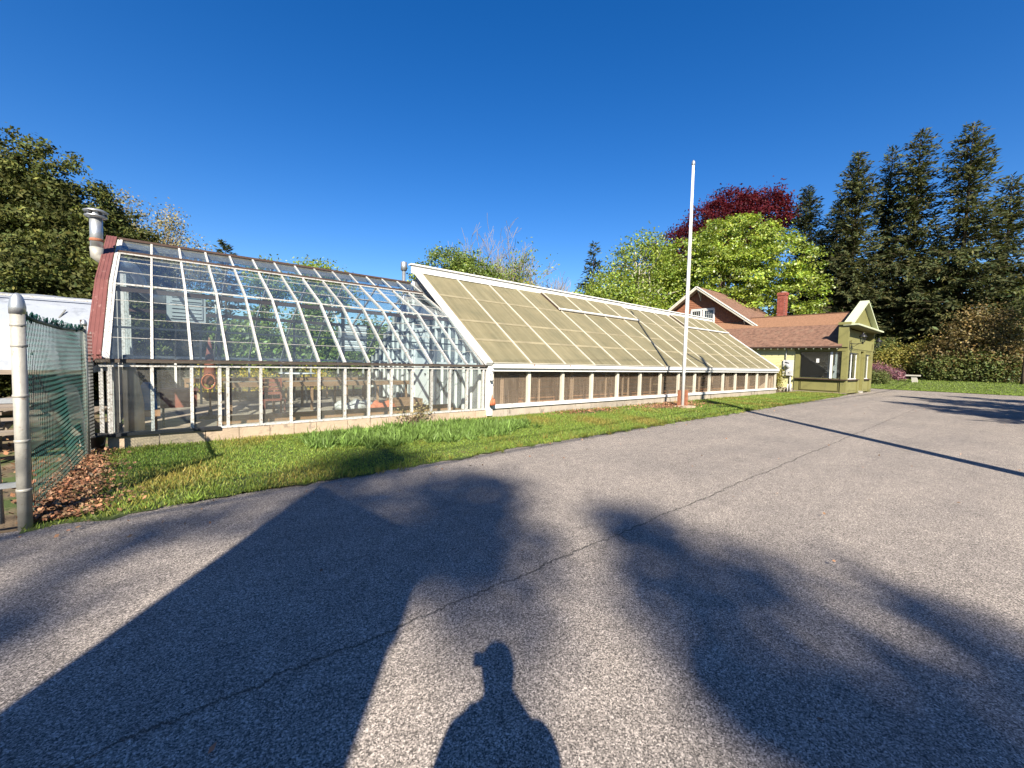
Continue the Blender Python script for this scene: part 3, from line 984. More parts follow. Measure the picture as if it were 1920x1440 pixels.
box('corner_board', 'worn_white', g, (GX0 - 0.085, EY + 0.03, 0.84), (0.05, 0.08, 1.18))
# iron columns and tie rods
for cx in (1.0, 3.6, 6.1):
    for cy in (KY + 0.05, 2 * RY - KY - 0.05):
        box('column', 'dark_steel', g, (cx, cy, (KZ - 0.1) / 2), (0.06, 0.06, KZ - 0.12))
for cx in (1.0, 3.6, 6.1):
    beam('tie_rod', 'dark_steel', g, (cx, KY + 0.05, KZ - 0.12), (cx, 2 * RY - KY - 0.05, KZ - 0.12), 0.025, 0.025)
    beam('brace', 'worn_white', g, (cx + .01, KY + 0.1, 2.1), (cx + .01, KY + 1.3, 3.30), 0.035, 0.035)
# floor
structure(sheet('glasshouse_floor', 'floor_dirt', [GX0 + 0.02 + 0.6 * i for i in range(13)], [9.25, 10, 11, 12, 13, 14, 15, 16, 17, 17.7], lambda x, y: 0.06))

# downpipe and rain bucket at the near corner
d = thing('downpipe', 'dark drain pipe running down the near corner of the glasshouse', 'pipe', (-0.80, 9.08, 0))
B().tube([(-0.80, 9.08, 1.43), (-0.80, 9.08, 0.34)], 0.035, 8).build('pipe', 'dark_steel', d, True)
B().box((-0.80, 9.08, 1.40), (0.1, 0.09, 0.07)).build('collar', 'dark_steel', d)
d = thing('rain_bucket', 'small black tub below the drain pipe at the glasshouse corner', 'bucket', (-0.78, 8.98, 0.0))
B().lathe((-0.78, 8.98, 0.02), [(0.12, 0.0), (0.15, 0.27), (0.162, 0.275), (0.16, 0.31), (0.135, 0.30), (0.11, 0.05)], 14).build('tub', 'lamp_black', d, True)
B().tube([(-0.93, 8.98, 0.30), (-0.90, 8.9, 0.18), (-0.78, 8.84, 0.12), (-0.66, 8.9, 0.18), (-0.63, 8.98, 0.30)], 0.006, 5).build('handle', 'grey_wire', d)

# flue pipe through the left gable
fl = thing('flue_pipe', 'thick galvanised flue pipe with a flanged cap above the red gable edge', 'flue', (-0.86, 11.9, 3.6))
fx, fy = -0.93, 12.3
B().tube([(-0.62, fy, 3.45), (-0.80, fy, 3.47), (-0.93, fy, 3.58), (fx, fy, 3.74)], 0.11, 14).build('elbow', 'galvanised_dull', fl, True)
B().tube([(fx, fy, 3.72), (fx, fy, 4.36)], 0.102, 16).build('pipe', 'galvanised', fl, True)
B().lathe((fx, fy, 3.86), [(0.104, 0), (0.112, 0.01), (0.112, 0.05), (0.104, 0.06)], 16).build('band', 'rusty', fl, True)
cp = B().lathe((fx, fy, 4.33), [(0.107, 0), (0.175, 0.025), (0.18, 0.045), (0.14, 0.05), (0.14, 0.115), (0.19, 0.12), (0.195, 0.14), (0.13, 0.175), (0.04, 0.19)], 18).build('cap', 'galvanised', fl, True)
vb = B()
for k in range(6):
    a = k * math.pi / 3
    vb.box((fx + 0.142 * math.cos(a), fy + 0.142 * math.sin(a), 4.412), (0.05, 0.06, 0.032), (Vector((math.cos(a), math.sin(a), 0)), Vector((-math.sin(a), math.cos(a), 0)), Vector((0, 0, 1))))
vb.build('slot', 'lamp_black', cp)

# slim flue behind the second greenhouse's gable
f2 = thing('flue_pipe', 'slim shiny steel flue standing behind the end of the glasshouse ridge', 'flue', (8.2, 17.15, 0.2))
B().tube([(8.2, 17.15, 0.1), (8.2, 17.15, 5.5)], 0.075, 12).build('pipe', 'galvanised', f2, True)
B().lathe((8.2, 17.15, 5.40), [(0.08, 0), (0.13, 0.02), (0.135, 0.2), (0.135, 0.36), (0.10, 0.38)], 14).build('cap', 'galvanised', f2, True)
B().lathe((8.2, 17.15, 4.9), [(0.08, 0), (0.086, 0.01), (0.086, 0.05), (0.08, 0.06)], 12).build('band', 'dark_steel', f2, True)

# ------------------------------------------------------------------ inside the glasshouse
def bench(label, x0, x1, y0, y1, zt, n_leg=4, mat='wood_brown', slats=5):
    t = thing('potting_bench', label, 'bench', ((x0 + x1) / 2, (y0 + y1) / 2, 0.06))
    for k in range(slats):
        w = (y1 - y0) / slats
        box('slat', mat, t, ((x0 + x1) / 2, y0 + w * (k + .5), zt), (x1 - x0, w - 0.012, 0.035))
    box('front_board', 'wood_brown', t, ((x0 + x1) / 2, y0 - 0.012, zt - 0.02), (x1 - x0, 0.024, 0.13))
    for k in range(n_leg):
        px = x0 + 0.08 + (x1 - x0 - 0.16) * k / (n_leg - 1)
        for py in (y0 + 0.06, y1 - 0.06):
            box('leg', 'wood_brown', t, (px, py, (zt - 0.02 + 0.06) / 2), (0.06, 0.06, zt - 0.08))
    return t
bench('long slatted potting bench down the middle of the glasshouse', 1.35, 6.4, 12.9, 14.1, 0.84, 6, 'wood_grey')
bench('grey slatted potting bench along the back wall of the glasshouse', 0.6, 6.2, 16.2, 17.4, 0.80, 5, 'wood_grey')
lb = thing('planting_bed', 'low timber edged bed just inside the glasshouse front wall', 'planter', (3.5, 9.9, 0.06))
box('edge_board', 'wood_brown', lb, (3.7, 10.35, 0.20), (5.6, 0.04, 0.28))
box('edge_board', 'wood_grey', lb, (3.7, 9.40, 0.13), (5.6, 0.04, 0.14))
for q in (0.92, 6.48):
    box('edge_board', 'wood_brown', lb, (q, 9.875, 0.15), (0.04, 0.91, 0.18))
box('soil', 'floor_dirt', lb, (3.7, 9.875, 0.13), (5.5, 0.9, 0.08))
lp = thing('loose_boards', 'stack of loose grey planks lying on the glasshouse floor', 'planks', (3.2, 11.6, 0.06))
for k in range(5):
    box('plank', 'wood_grey', lp, (3.0 + 0.25 * k, 11.25 + 0.17 * k, 0.085 + 0.012 * (k % 2)), (2.6, 0.14, 0.03), 0, 0, random.uniform(-.1, .1))
ct = thing('wooden_crate', 'shallow wooden crate with sloping sides near the white partition', 'crate', (5.7, 11.8, 0.06))
cb = B()
for (cx, cy, sx, sy, ax) in ((5.7, 11.5, 0.9, 0.03, 0), (5.7, 12.1, 0.9, 0.03, 0), (5.27, 11.8, 0.03, 0.6, 0), (6.13, 11.8, 0.03, 0.6, 0)):
    box('side', 'wood_brown', ct, (cx, cy, 0.24), (sx, sy, 0.34))
box('bottom', 'wood_brown', ct, (5.7, 11.8, 0.085), (0.86, 0.57, 0.03))

def crumple(name, mat, parent, c, d, k=1.0, seed=0, n=10):
    """folded cloth: a lumpy draped heap"""
    rr = np.random.default_rng(seed)
    b = B()
    vs, fs = [], []
    ph = rr.random(6) * 6
    for i in range(n + 1):
        for j in range(n + 1):
            u, v = i / n * 2 - 1, j / n * 2 - 1
            r = max(0.0, 1 - (u * u + v * v) / 2) ** 0.7
            zz = r * (0.6 + 0.4 * math.sin(4 * u + ph[0]) * math.cos(3 * v + ph[1])) + 0.12 * math.sin(7 * u + ph[2]) * math.cos(6 * v + ph[3]) * r
            vs.append((c[0] + u * d[0] / 2 * (1 + .12 * math.sin(5 * v + ph[4])), c[1] + v * d[1] / 2 * (1 + .12 * math.sin(5 * u + ph[5])), c[2] + max(0.004, zz * d[2])))
    for i in range(n):
        for j in range(n):
            a = i * (n + 1) + j
            fs.append((a, a + n + 1, a + n + 2, a + 1))
    nb = len(vs)
    vs += [(p[0], p[1], c[2]) for p in vs]
    for i in range(n):
        for j in range(n):
            a = nb + i * (n + 1) + j
            fs.append((a, a + 1, a + n + 2, a + n + 1))
    edge = [i * (n + 1) for i in range(n + 1)] + [n * (n + 1) + j for j in range(1, n + 1)] + [i * (n + 1) + n for i in range(n - 1, -1, -1)] + [j for j in range(n - 1, 0, -1)]
    for p, q in zip(edge, edge[1:] + edge[:1]):
        fs.append((p, q, nb + q, nb + p))
    b.add(vs, fs)
    return b.build(name, mat, parent, True)

o = crumple('orange_tarp', 'orange_cloth', None, (4.95, 11.55, 0.14), (0.75, 0.6, 0.30), seed=3)
solo(o, 'crumpled orange cloth lying on the planks inside the glasshouse', 'cloth')
o = crumple('dust_sheet', 'worn_white', None, (4.35, 12.15, 0.12), (1.0, 0.7, 0.34), seed=5)
solo(o, 'pale crumpled sheet heaped behind the orange cloth in the glasshouse', 'cloth')
# red chest, blue bin, standing canvas roll, red folded parasol
rc_ = thing('red_chest', 'faded red wooden chest on short legs inside the glasshouse near the gable', 'chest', (0.35, 11.6, 0.06))
box('body', 'wood_red', rc_, (0.33, 11.6, 0.62), (0.62, 0.5, 0.34))
box('lid', 'red_trim', rc_, (0.33, 11.6, 0.815), (0.67, 0.55, 0.05))
for sx in (-.26, .26):
    for sy in (-.2, .2):
        box('leg', 'dark_steel', rc_, (0.33 + sx, 11.6 + sy, 0.255), (0.035, 0.035, 0.39))
bb_ = thing('blue_bin', 'blue plastic bin with a swing lid between canvas roll and red chest', 'bin', (-0.18, 11.3, 0.06))
B().prism([(-0.34, 11.10, 0.45), (-0.02, 11.10, 0.45), (-0.05, 11.14, 0.85), (-0.31, 11.14, 0.85)], (0, 0.34, 0)).build('body', 'blue_plastic', bb_)
B().prism([(-0.32, 11.12, 0.853), (-0.04, 11.12, 0.853), (-0.12, 11.14, 1.0), (-0.24, 11.14, 1.0)], (0, 0.30, 0)).build('lid', 'blue_plastic', bb_)
lt = bench('small dark table under the blue bin at the glasshouse gable', -0.52, 0.02, 10.95, 11.6, 0.42, 2, 'wood_grey', 3)
o = B().tube([(-0.36, 10.9, 0.06), (-0.38, 10.92, 0.6), (-0.41, 10.98, 1.1), (-0.44, 11.02, 1.55)], [0.15, 0.165, 0.12, 0.08], 12).build('canvas_roll', 'tarp_tan', None, True)
solo(o, 'tan rolled canvas standing upright inside the glasshouse by the gable boards', 'canvas')
pa = thing('parasol', 'folded dark red garden parasol standing inside the glasshouse', 'parasol', (0.95, 12.4, 0.06))
B().tube([(0.95, 12.4, 0.06), (0.95, 12.4, 2.0)], 0.02, 8).build('pole', 'wood_brown', pa, True)
B().lathe((0.95, 12.4, 0.85), [(0.02, 0), (0.13, 0.05), (0.12, 0.4), (0.07, 0.8), (0.025, 1.1)], 12).build('canopy', 'wood_red', pa, True)
B().lathe((0.95, 12.4, 0.06), [(0.24, 0), (0.24, 0.05), (0.05, 0.09), (0.04, 0.2)], 14).build('base', 'dark_steel', pa, True)
hs = thing('hose_coil', 'coil of orange hose hanging in front of the folded parasol', 'hose', (0.9, 12.15, 1.0))
hb = B()
for k in range(4):
    hb.tube([(0.9 + 0.13 * math.cos(a) + 0.01 * k, 12.15 + 0.02 * k, 0.95 + 0.17 * math.sin(a)) for a in np.linspace(0, 6.2, 16)], 0.014, 6)
hb.build('coil', 'orange_cloth', hs, True)
B().tube([(0.9, 12.2, 1.12), (0.95, 12.38, 1.2)], 0.006, 5).build('hook', 'dark_steel', hs)
rt = thing('round_table', 'round white topped table beyond the middle bench in the glasshouse', 'table', (3.55, 15.3, 0.06))
B().lathe((3.55, 15.3, 1.02), [(0.55, 0), (0.56, 0.015), (0.55, 0.03)], 24).build('top', 'white_clean', rt, True)
for a in (0.5, 2.07, 3.64, 5.21):
    B().tube([(3.55 + 0.42 * math.cos(a), 15.3 + 0.42 * math.sin(a), 0.06), (3.55 + 0.25 * math.cos(a), 15.3 + 0.25 * math.sin(a), 1.02)], 0.018, 6).build('leg', 'dark_steel', rt)
bk = thing('garden_chair', 'red brown slatted garden chair beside the middle bench', 'chair', (2.25, 12.2, 0.06))
for k in range(4):
    box('back_slat', 'wood_red', bk, (2.25, 12.42 + 0.015 * k, 0.62 + 0.11 * k), (0.5, 0.02, 0.075), -0.15)
for k in range(4):
    box('seat_slat', 'wood_red', bk, (2.25, 12.0 + 0.11 * k, 0.47), (0.5, 0.09, 0.02))
for sx in (-.23, .23):
    box('leg', 'wood_red', bk, (2.25 + sx, 11.98, 0.26), (0.04, 0.04, 0.40))
    box('leg', 'wood_red', bk, (2.25 + sx, 12.42, 0.54), (0.04, 0.04, 0.96))
# unit heater with duct, hung below the roof by the left gable
uh = thing('unit_heater', 'grey hanging unit heater with an air duct under the glasshouse roof', 'heater', (0.45, 13.1, 2.5))
box('casing', 'duct_grey', uh, (0.55, 13.2, 2.72), (0.75, 0.55, 0.72))
box('louvre_frame', 'duct_grey', uh, (0.55, 12.91, 2.72), (0.62, 0.03, 0.58))
for k in range(6):
    box('louvre', 'duct_grey', uh, (0.55, 12.885, 2.50 + 0.09 * k), (0.56, 0.03, 0.012), 0.6)
B().tube([(0.17, 13.2, 2.9), (-0.1, 13.2, 2.92), (-0.25, 13.2, 3.05), (-0.3, 13.15, 3.3), (-0.4, 12.6, 3.45), (-0.62, 12.3, 3.45)], 0.11, 12).build('flue_duct', 'galvanised', uh, True)
for sx in (-.3, .3):
    B().tube([(0.55 + sx, 13.2, 3.07), (0.55 + sx, 13.3, 4.0)], 0.008, 5).build('hanger', 'dark_steel', uh)
# circulation fan housing under the roof by the partition
cf = thing('vent_shutter', 'white louvred fan housing hung beneath the glasshouse roof near the partition', 'fan', (5.0, 13.0, 2.4))
box('housing', 'duct_grey', cf, (5.05, 14.4, 2.25), (0.85, 0.3, 0.85))
for k in range(5):
    box('blade', 'white_clean', cf, (5.05, 14.22, 1.94 + 0.155 * k), (0.78, 0.05, 0.11), 0.5)
for sx in (-.38, .38):
    B().tube([(5.05 + sx, 14.4, 2.66), (5.05 + sx, 14.35, 3.7)], 0.008, 5).build('hanger', 'dark_steel', cf)
for k, (hx, hy) in enumerate(((1.75, 12.0), (3.9, 11.7))):
    lpb = thing('hanging_bulb', 'bare white bulb hanging from its cord in the glasshouse, %s' % ('nearer the red gable' if k == 0 else 'nearer the partition'), 'bulb', (hx, hy, 2.3))
    B().tube([(hx, hy, 2.42), (hx, hy, roof_z(hy) - 0.02)], 0.005, 5).build('cord', 'lamp_black', lpb)
    B().lathe((hx, hy, 2.30), [(0.01, 0), (0.035, 0.03), (0.035, 0.06), (0.018, 0.1), (0.018, 0.13)], 10).build('bulb', 'white_clean', lpb, True)

# ================================================================== SHADED GREENHOUSE (right, tan panels)
SX0, SB, NB = 6.90, 1.443, 15
SX1 = SX0 + SB * NB
Y0, Z0, Y1, Z1 = 9.02, 1.545, 13.25, 4.60
SA = math.atan2(Z1 - Z0, Y1 - Y0)
SL = math.hypot(Z1 - Z0, Y1 - Y0)
s = thing('shaded_greenhouse', 'long greenhouse with tan ribbed plastic roof, white fascia and corrugated side panels', 'greenhouse', (17.5, 13.25, 0))
def on_slope(t, lift=0.0):
    return Y0 + (Y1 - Y0) * t - math.sin(SA) * lift, Z0 + (Z1 - Z0) * t + math.cos(SA) * lift
def slope_box(name, mat, x0, x1, t0, t1, lift, th, parent=None):
    yy, zz = on_slope((t0 + t1) / 2, lift)
    return box(name, mat, parent or s, ((x0 + x1) / 2, yy, zz), (x1 - x0, SL * (t1 - t0), th), SA)
laps = [0.0, 0.215, 0.415, 0.70, 0.985]
for i in range(NB):
    x0 = SX0 + SB * i
    for a, b in zip(laps, laps[1:]):
        if b > 0.9 and ((4 <= i <= 7) or (11 <= i <= 14)):
            b = 0.97
        slope_box('roof_panel', 'fibreglass_tan', x0 + 0.004, x0 + SB - 0.004, a, b - 0.0015, random.uniform(-.003, .003), 0.012)
    for a in laps[1:-1]:
        slope_box('lap_strip', 'fibreglass_lap', x0 + 0.03, x0 + SB - 0.03, a - 0.011, a + 0.011, 0.011, 0.005)
for i in range(NB + 1):
    xx = SX0 + SB * i
    if i == 0 or i == NB:
        continue
    slope_box('batten', 'barge_cream', xx - 0.021, xx + 0.021, 0.0, 0.985, 0.020, 0.028)
# ridge vents, slightly open
for k, (i0, i1) in enumerate(((4, 7.85), (11.3, 15.0))):
    v0, v1 = SX0 + SB * i0 - 0.1, SX0 + SB * i1 - (0.05 if k else 0)
    vs_ = link(bpy.data.objects.new('ridge_vent', None), s)
    wv = (v1 - v0) / 4
    for j in range(4):
        slope_box('vent_panel', 'fibreglass_tan', v0 + wv * j + 0.02, v0 + wv * (j + 1) - 0.02, 0.72, 0.972, 0.085, 0.012, vs_)
    for j in range(5):
        xx = v0 + wv * j
        slope_box('vent_bar', 'barge_cream', xx - 0.02, xx + 0.02, 0.70, 0.975, 0.098, 0.03, vs_)
    slope_box('vent_rail', 'white_paint', v0 - 0.03, v1 + 0.03, 0.703, 0.72, 0.085, 0.05, vs_)
    slope_box('vent_gap_shade', 'dark_brown', v0 - 0.015, v1 + 0.015, 0.712, 0.722, 0.04, 0.05, vs_)  # dark strips paint the shadow gap under the raised vent
    slope_box('vent_gap_shade', 'dark_brown', v0 - 0.018, v0 - 0.008, 0.722, 0.975, 0.04, 0.06, vs_)
# ridge boards, gable rakes
beam('ridge_board', 'white_paint', s, (SX0 - 0.32, Y1 - 0.05, Z1 + 0.03), (SX1 + 0.1, Y1 - 0.05, Z1 + 0.03), 0.05, 0.26)
beam('ridge_cap', 'white_paint', s, (SX0 - 0.36, Y1 - 0.02, Z1 + 0.185), (SX1 + 0.12, Y1 - 0.02, Z1 + 0.185), 0.22, 0.045)
for i in range(0, NB, 4):
    xx = SX0 + SB * i
    slope_box('flashing', 'white_clean', xx + 0.03, xx + SB * 3 * random.uniform(.7, .95), 0.965, 0.99, 0.034, 0.012)
slope_box('rake_board', 'white_paint', SX0 - 0.24, SX0 - 0.03, -0.01, 1.0, 0.012, 0.10)
slope_box('rake_edge', 'fibreglass_lap', SX0 - 0.03, SX0 + 0.035, 0.0, 0.985, 0.022, 0.05)
slope_box('rake_board', 'white_paint', SX1 - 0.02, SX1 + 0.06, -0.01, 1.0, 0.0, 0.10)
# back slope and walls
for i in range(NB):
    yy, zz = on_slope(0.5)
    box('roof_panel', 'fibreglass_tan', s, (SX0 + SB * (i + .5), 2 * Y1 - yy - 0.02, zz), (SB - 0.008, SL, 0.012), -SA)
BY2 = 2 * Y1 - Y0
box('back_wall', 'grey_board', s, (17.7, BY2 - 0.15, 0.8), (SX1 - SX0, 0.08, 1.5))
gp = B().prism([(0, Y0 + 0.2, 0.2), (0, BY2 - 0.2, 0.2), (0, BY2 - 0.2, Z0 - .04), (0, Y1, Z1 - 0.08), (0, Y0 + 0.2, Z0 - .04)], (0.05, 0, 0))
for p in range(len(gp.v)):
    gp.v[p] = (gp.v[p][0] + SX1 - 0.06, gp.v[p][1], gp.v[p][2])
gp.build('end_wall', 'barge_cream', s)
# fascia in two boards with gutter lip
for i in range(5):
    a, b = SX0 + SB * 3 * i, SX0 + SB * 3 * (i + 1)
    box('fascia_board', 'white_paint', s, ((a + b) / 2, Y0 - 0.035 + random.uniform(-.004, .004), Z0 - 0.065), (b - a - 0.012, 0.09, 0.13))
beam('gutter_lip', 'barge_cream', s, (SX0 - 0.02, Y0 - 0.05, Z0 + 0.012), (SX1 + 0.05, Y0 - 0.05, Z0 + 0.012), 0.11, 0.02)
beam('lower_board', 'white_paint', s, (SX0 - 0.02, Y0 + 0.01, 1.368), (SX1 + 0.05, Y0 + 0.01, 1.368), 0.06, 0.09)
beam('soffit', 'dark_brown', s, (SX0, Y0 + 0.13, 1.318), (SX1, Y0 + 0.13, 1.318), 0.18, 0.012)
for i in (1, 2, 6):
    box('gutter_stain', 'rusty', s, (SX0 + SB * i + 0.04 + (.1 if i == 2 else 0), Y0 - 0.0845, 1.50), (0.035, 0.004, 0.05))
# posts, corrugated plastic, sill, foundation
pb = B().prism([(-0.055, -0.05, 0), (0.055, -0.05, 0), (0.055, -0.05, 0.86), (0.0, -0.05, 0.93), (-0.055, -0.05, 0.93)], (0, 0.09, 0))
mp_ = bpy.data.meshes.new('post')
mp_.from_pydata(pb.v, [], pb.f)
mp_.materials.append(MATS['barge_cream'])
for i in range(NB + 1):
    shared('wall_post', mp_, s, (SX0 + SB * i + (0.06 if i == 0 else -0.05 if i == NB else 0), 9.14, 0.395))
nw = 18
vs2, fs2 = [], []
for i in range(nw * 6 + 1):
    xx = -0.69 + 1.38 * i / (nw * 6)
    yw = 0.009 * math.sin(2 * math.pi * i / 6)
    vs2 += [(xx, yw, 0), (xx, yw, 0.95)]
fs2 = [(2 * i, 2 * i + 2, 2 * i + 3, 2 * i + 1) for i in range(nw * 6)]
mw_ = bpy.data.meshes.new('corrugated')
mw_.from_pydata(vs2, [], fs2)
mw_.materials.append(MATS['wall_plastic'])
mw_.polygons.foreach_set('use_smooth', [True] * len(fs2))
for i in range(NB):
    shared('corrugated_panel', mw_, s, (SX0 + SB * (i + 0.5), 9.205, 0.39))
    for k in range(1 if i % 2 else 2):
        xx = SX0 + SB * (i + random.uniform(.3, .85))
        box('inner_stud', 'wood_grey', s, (xx, 9.27, 0.86), (0.035, 0.05, 0.94))
beam('sill_board', 'white_paint', s, (SX0 - 0.05, 9.10, 0.345), (SX1 + 0.03, 9.10, 0.345), 0.14, 0.085)
beam('sill_drip', 'worn_white', s, (SX0 - 0.05, 9.155, 0.395), (SX1 + 0.03, 9.155, 0.395), 0.05, 0.014)
for i in range(5):
    a, b = 6.84 + 4.35 * i, 6.84 + 4.35 * (i + 1)
    box('foundation', 'concrete_grey', s, ((a + b) / 2, 9.19, 0.125), (b - a - 0.006, 0.22, 0.35))
box('corner_post', 'white_paint', s, (6.86, 9.09, 0.80), (0.17, 0.12, 1.36))
# front-left gable wall = partition towards the glasshouse
PX = 6.79
yy = 9.45
while yy < 17.2:
    if not (12.1 < yy < 13.3):
        top = min(Z0 + (Z1 - Z0) * ((yy if yy < Y1 else 2 * Y1 - yy) - Y0) / (Y1 - Y0), 4.45) - 0.12
        box('partition_stud', 'white_paint', s, (PX, yy, (top + 0.1) / 2), (0.07, 0.055, top - 0.1))
    yy += 0.40
pp = B().prism([(PX + 0.05, Y0 + 0.25, 0.12), (PX + 0.05, BY2 - 0.25, 0.12), (PX + 0.05, BY2 - 0.25, Z0), (PX + 0.05, Y1, Z1 - 0.12), (PX + 0.05, Y0 + 0.25, Z0)], (0.006, 0, 0))
pp.build('partition_sheet', 'partition_plastic', s)
for zz in (1.5, 2.62):
    box('partition_rail', 'white_paint', s, (PX - 0.02, 13.2, zz), (0.05, 7.2 if zz < 2 else 4.6, 0.06))
dr = box('door', 'white_clean', s, (PX - 0.045, 12.70, 1.30), (0.045, 0.86, 2.36))
b = B()
for yy in (12.22, 13.18):
    b.box((PX - 0.05, yy, 1.35), (0.08, 0.07, 2.5))
b.box((PX - 0.05, 12.70, 2.56), (0.08, 1.03, 0.08))
b.build('door_frame', 'white_paint', s)
box('door_window', 'glass_window', s, (PX - 0.075, 12.70, 1.95), (0.01, 0.5, 0.6))
B().lathe((PX - 0.10, 12.36, 1.1), [(0.02, 0), (0.035, 0.02), (0.02, 0.05)], 8).build('door_handle', 'dark_steel', s)
structure(sheet('greenhouse_floor', 'floor_dirt', [SX0 + 0.1 + 1.53 * i for i in range(15)], [9.32, 11, 13, 15, 17.2], lambda x, y: 0.05))

# brown slatted growing benches seen through the side panels
for k, (a, b) in enumerate(((8.7, 13.6), (13.8, 18.8), (19.0, 23.6), (23.8, 28.2))):
    t = thing('growing_bench', ('brown slatted bench behind the corrugated panels, ' + ('closest to the orange rag' if k == 0 else 'left of the flagpole' if k == 1 else 'just right of the flagpole' if k == 2 else 'at the end nearest the shop')), 'bench', ((a + b) / 2, 10.2, 0.05))
    for j in range(5):
        box('slat', 'wood_brown', t, ((a + b) / 2, 9.95 + 0.02 * random.random(), 0.28 + 0.20 * j), (b - a, 0.03, 0.12 + 0.03 * random.random()), random.uniform(-.05, .05))
    for j in range(4):
        box('leg', 'wood_red', t, (a + 0.1 + (b - a - 0.2) * j / 3, 10.02, 0.60), (0.08, 0.08, 1.10))
    for j in range(3):
        box('top_board', 'wood_grey', t, ((a + b) / 2, 10.2 + 0.3 * j, 1.17), (b - a, 0.27, 0.03))
t = thing('storage_locker', 'pale panelled locker behind the first corrugated panels', 'locker', (7.8, 10.5, 0.05))
box('carcass', 'grey_board', t, (7.85, 10.5, 0.80), (1.3, 0.5, 1.46))
for j in range(7):
    box('front_board', 'barge_cream', t, (7.29 + 0.185 * j, 10.235, 0.6), (0.17, 0.02, 0.9))
box('vent', 'dark_steel', t, (8.35, 10.22, 0.45), (0.18, 0.02, 0.16))

# orange rag and lamp clip on the corner post
o = crumple('orange_rag', 'orange_cloth', None, (6.88, 8.955, 0.405), (0.13, 0.10, 0.30), seed=8)
solo(o, 'small orange rag on the sill where the two greenhouses meet', 'rag')
t = thing('clamp_lamp', 'small hooded clamp hanging on the white corner post of the greenhouse', 'lamp', (6.86, 9.0, 1.1))
B().lathe((6.86, 8.98, 1.07), [(0.05, 0), (0.045, 0.04), (0.012, 0.1)], 10).build('hood', 'meter_grey', t, True)
B().tube([(6.86, 8.98, 1.16), (6.83, 8.985, 1.24), (6.82, 9.025, 1.26)], 0.006, 5).build('hook', 'dark_steel', t)
B().box((6.86, 8.95, 1.065), (0.11, 0.03, 0.012)).build('bar', 'dark_steel', t)

# dry shrub against the glasshouse foundation
def shrub(name, label, loc, lobes, n_cl, per, leaf, mat, bark='bark_brown', cat='shrub', group=None, stems=10, up=0.5, amt=0.25, shell=0.4, aspect=0.6, clv=0.18):
    t = thing(name, label, cat, loc, group)
    L = [(loc[0] + l[0], loc[1] + l[1], loc[2] + l[2], l[3], l[4], l[5]) for l in lobes]
    cc, dd = clumps(L, n_cl, shell)
    cc[:, 2] = np.maximum(cc[:, 2], loc[2] + 0.03)
    bb = B()
    for k in range(stems):
        bb.tube(branch_path((loc[0] + rng.normal(0, .08), loc[1] + rng.normal(0, .08), loc[2] - 0.05), cc[rng.integers(n_cl)], 5, 0.1, 0.08), [leaf * .22, leaf * .18, leaf * .12, leaf * .08, leaf * .04], 4, False)
    bb.build('stem', bark, t, True)
    n = n_cl * per
    ci = np.repeat(np.arange(n_cl), per)
    c = cc[ci] + rng.normal(0, 1, (n, 3)) * leaf * 1.7
    c[:, 2] = np.maximum(c[:, 2], loc[2] + 0.02)
    nrm, ta, tb = rand_frame(n, dd[ci] + np.array([0, 0, up]), 0.8)
    ln = leaf * rng.uniform(0.6, 1.3, n)[:, None] / 2
    quads('crown', mat, c, ta * ln, tb * ln * aspect, tints(n, np.exp(rng.normal(0, clv, n_cl))[ci], amt), t)
    return t
shrub('dry_shrub', 'thin brown twiggy shrub against the glasshouse foundation', (4.45, 8.85, 0.08), [(0, 0, 0.16, .42, .18, .2), (.3, 0, .25, .2, .12, .28)], 70, 8, 0.045, 'leaf_bud', stems=40)

# ================================================================== FLAGPOLE
FX, FY = 15.02, 7.86
t = thing('flagpole', 'tall bare white flagpole standing in the grass strip', 'flagpole', (FX, FY, 0))
B().tube([(FX, FY, 0.0), (FX, FY, 3.0), (FX, FY, 6.0), (FX, FY, 8.95)], [0.064, 0.060, 0.052, 0.042], 14).build('pole', 'flagpole_white', t, True)
B().lathe((FX, FY, 8.90), [(0.055, 0), (0.065, 0.02), (0.065, 0.10), (0.04, 0.14), (0.02, 0.17)], 12).build('cap', 'galvanised', t, True)
B().box((FX + 0.07, FY, 8.78), (0.09, 0.03, 0.06)).build('pulley', 'dark_steel', t)
for dx in (-0.135, 0.135):
    box('support_post', 'rusty', t, (FX + dx * .8, FY - dx * .6, 0.34), (0.09, 0.09, 0.68))
box('base', 'concrete_tan', t, (FX - 0.02, FY - 0.12, 0.06), (0.62, 0.5, 0.10))
B().box((FX, FY, 1.3), (0.03, 0.19, 0.05)).build('cleat', 'dark_steel', t)
for dx in (0.075, 0.10):
    B().tube([(FX + dx, FY - .02, 1.3), (FX + dx + .03, FY - .02, 3.5), (FX + dx + .02, FY - .01, 6.2), (FX + dx, FY, 8.78)], 0.005, 5).build('halyard', 'worn_white', t)

# ================================================================== CHAIN LINK FENCE AND GATE
FPX, FPY = -0.93, 5.60
FEX, FEY = -0.80, 8.55
t = thing('chain_link_fence', 'chain link fence with torn green wind screen between gate post and glasshouse', 'fence', (FPX, FPY, 0))
po = B().tube([(FPX, FPY, -0.1), (FPX, FPY, 1.93)], 0.047, 16).build('end_post', 'galvanised_dull', t, True)
B().lathe((FPX, FPY, 1.91), [(0.052, 0), (0.054, 0.06), (0.05, 0.09), (0.043, 0.13), (0.028, 0.165), (0.008, 0.18)], 16).build('cap', 'galvanised', po, True)
for zz in (0.34, 0.78, 1.18, 1.62, 1.80):
    B().lathe((FPX, FPY, zz), [(0.048, 0), (0.0515, 0.004), (0.0515, 0.022), (0.048, 0.026)], 16).build('band', 'galvanised_dull', po, True)
p2 = B().tube([(FEX, FEY, -0.1), (FEX, FEY, 1.98)], 0.03, 12).build('post', 'galvanised_dull', t, True)
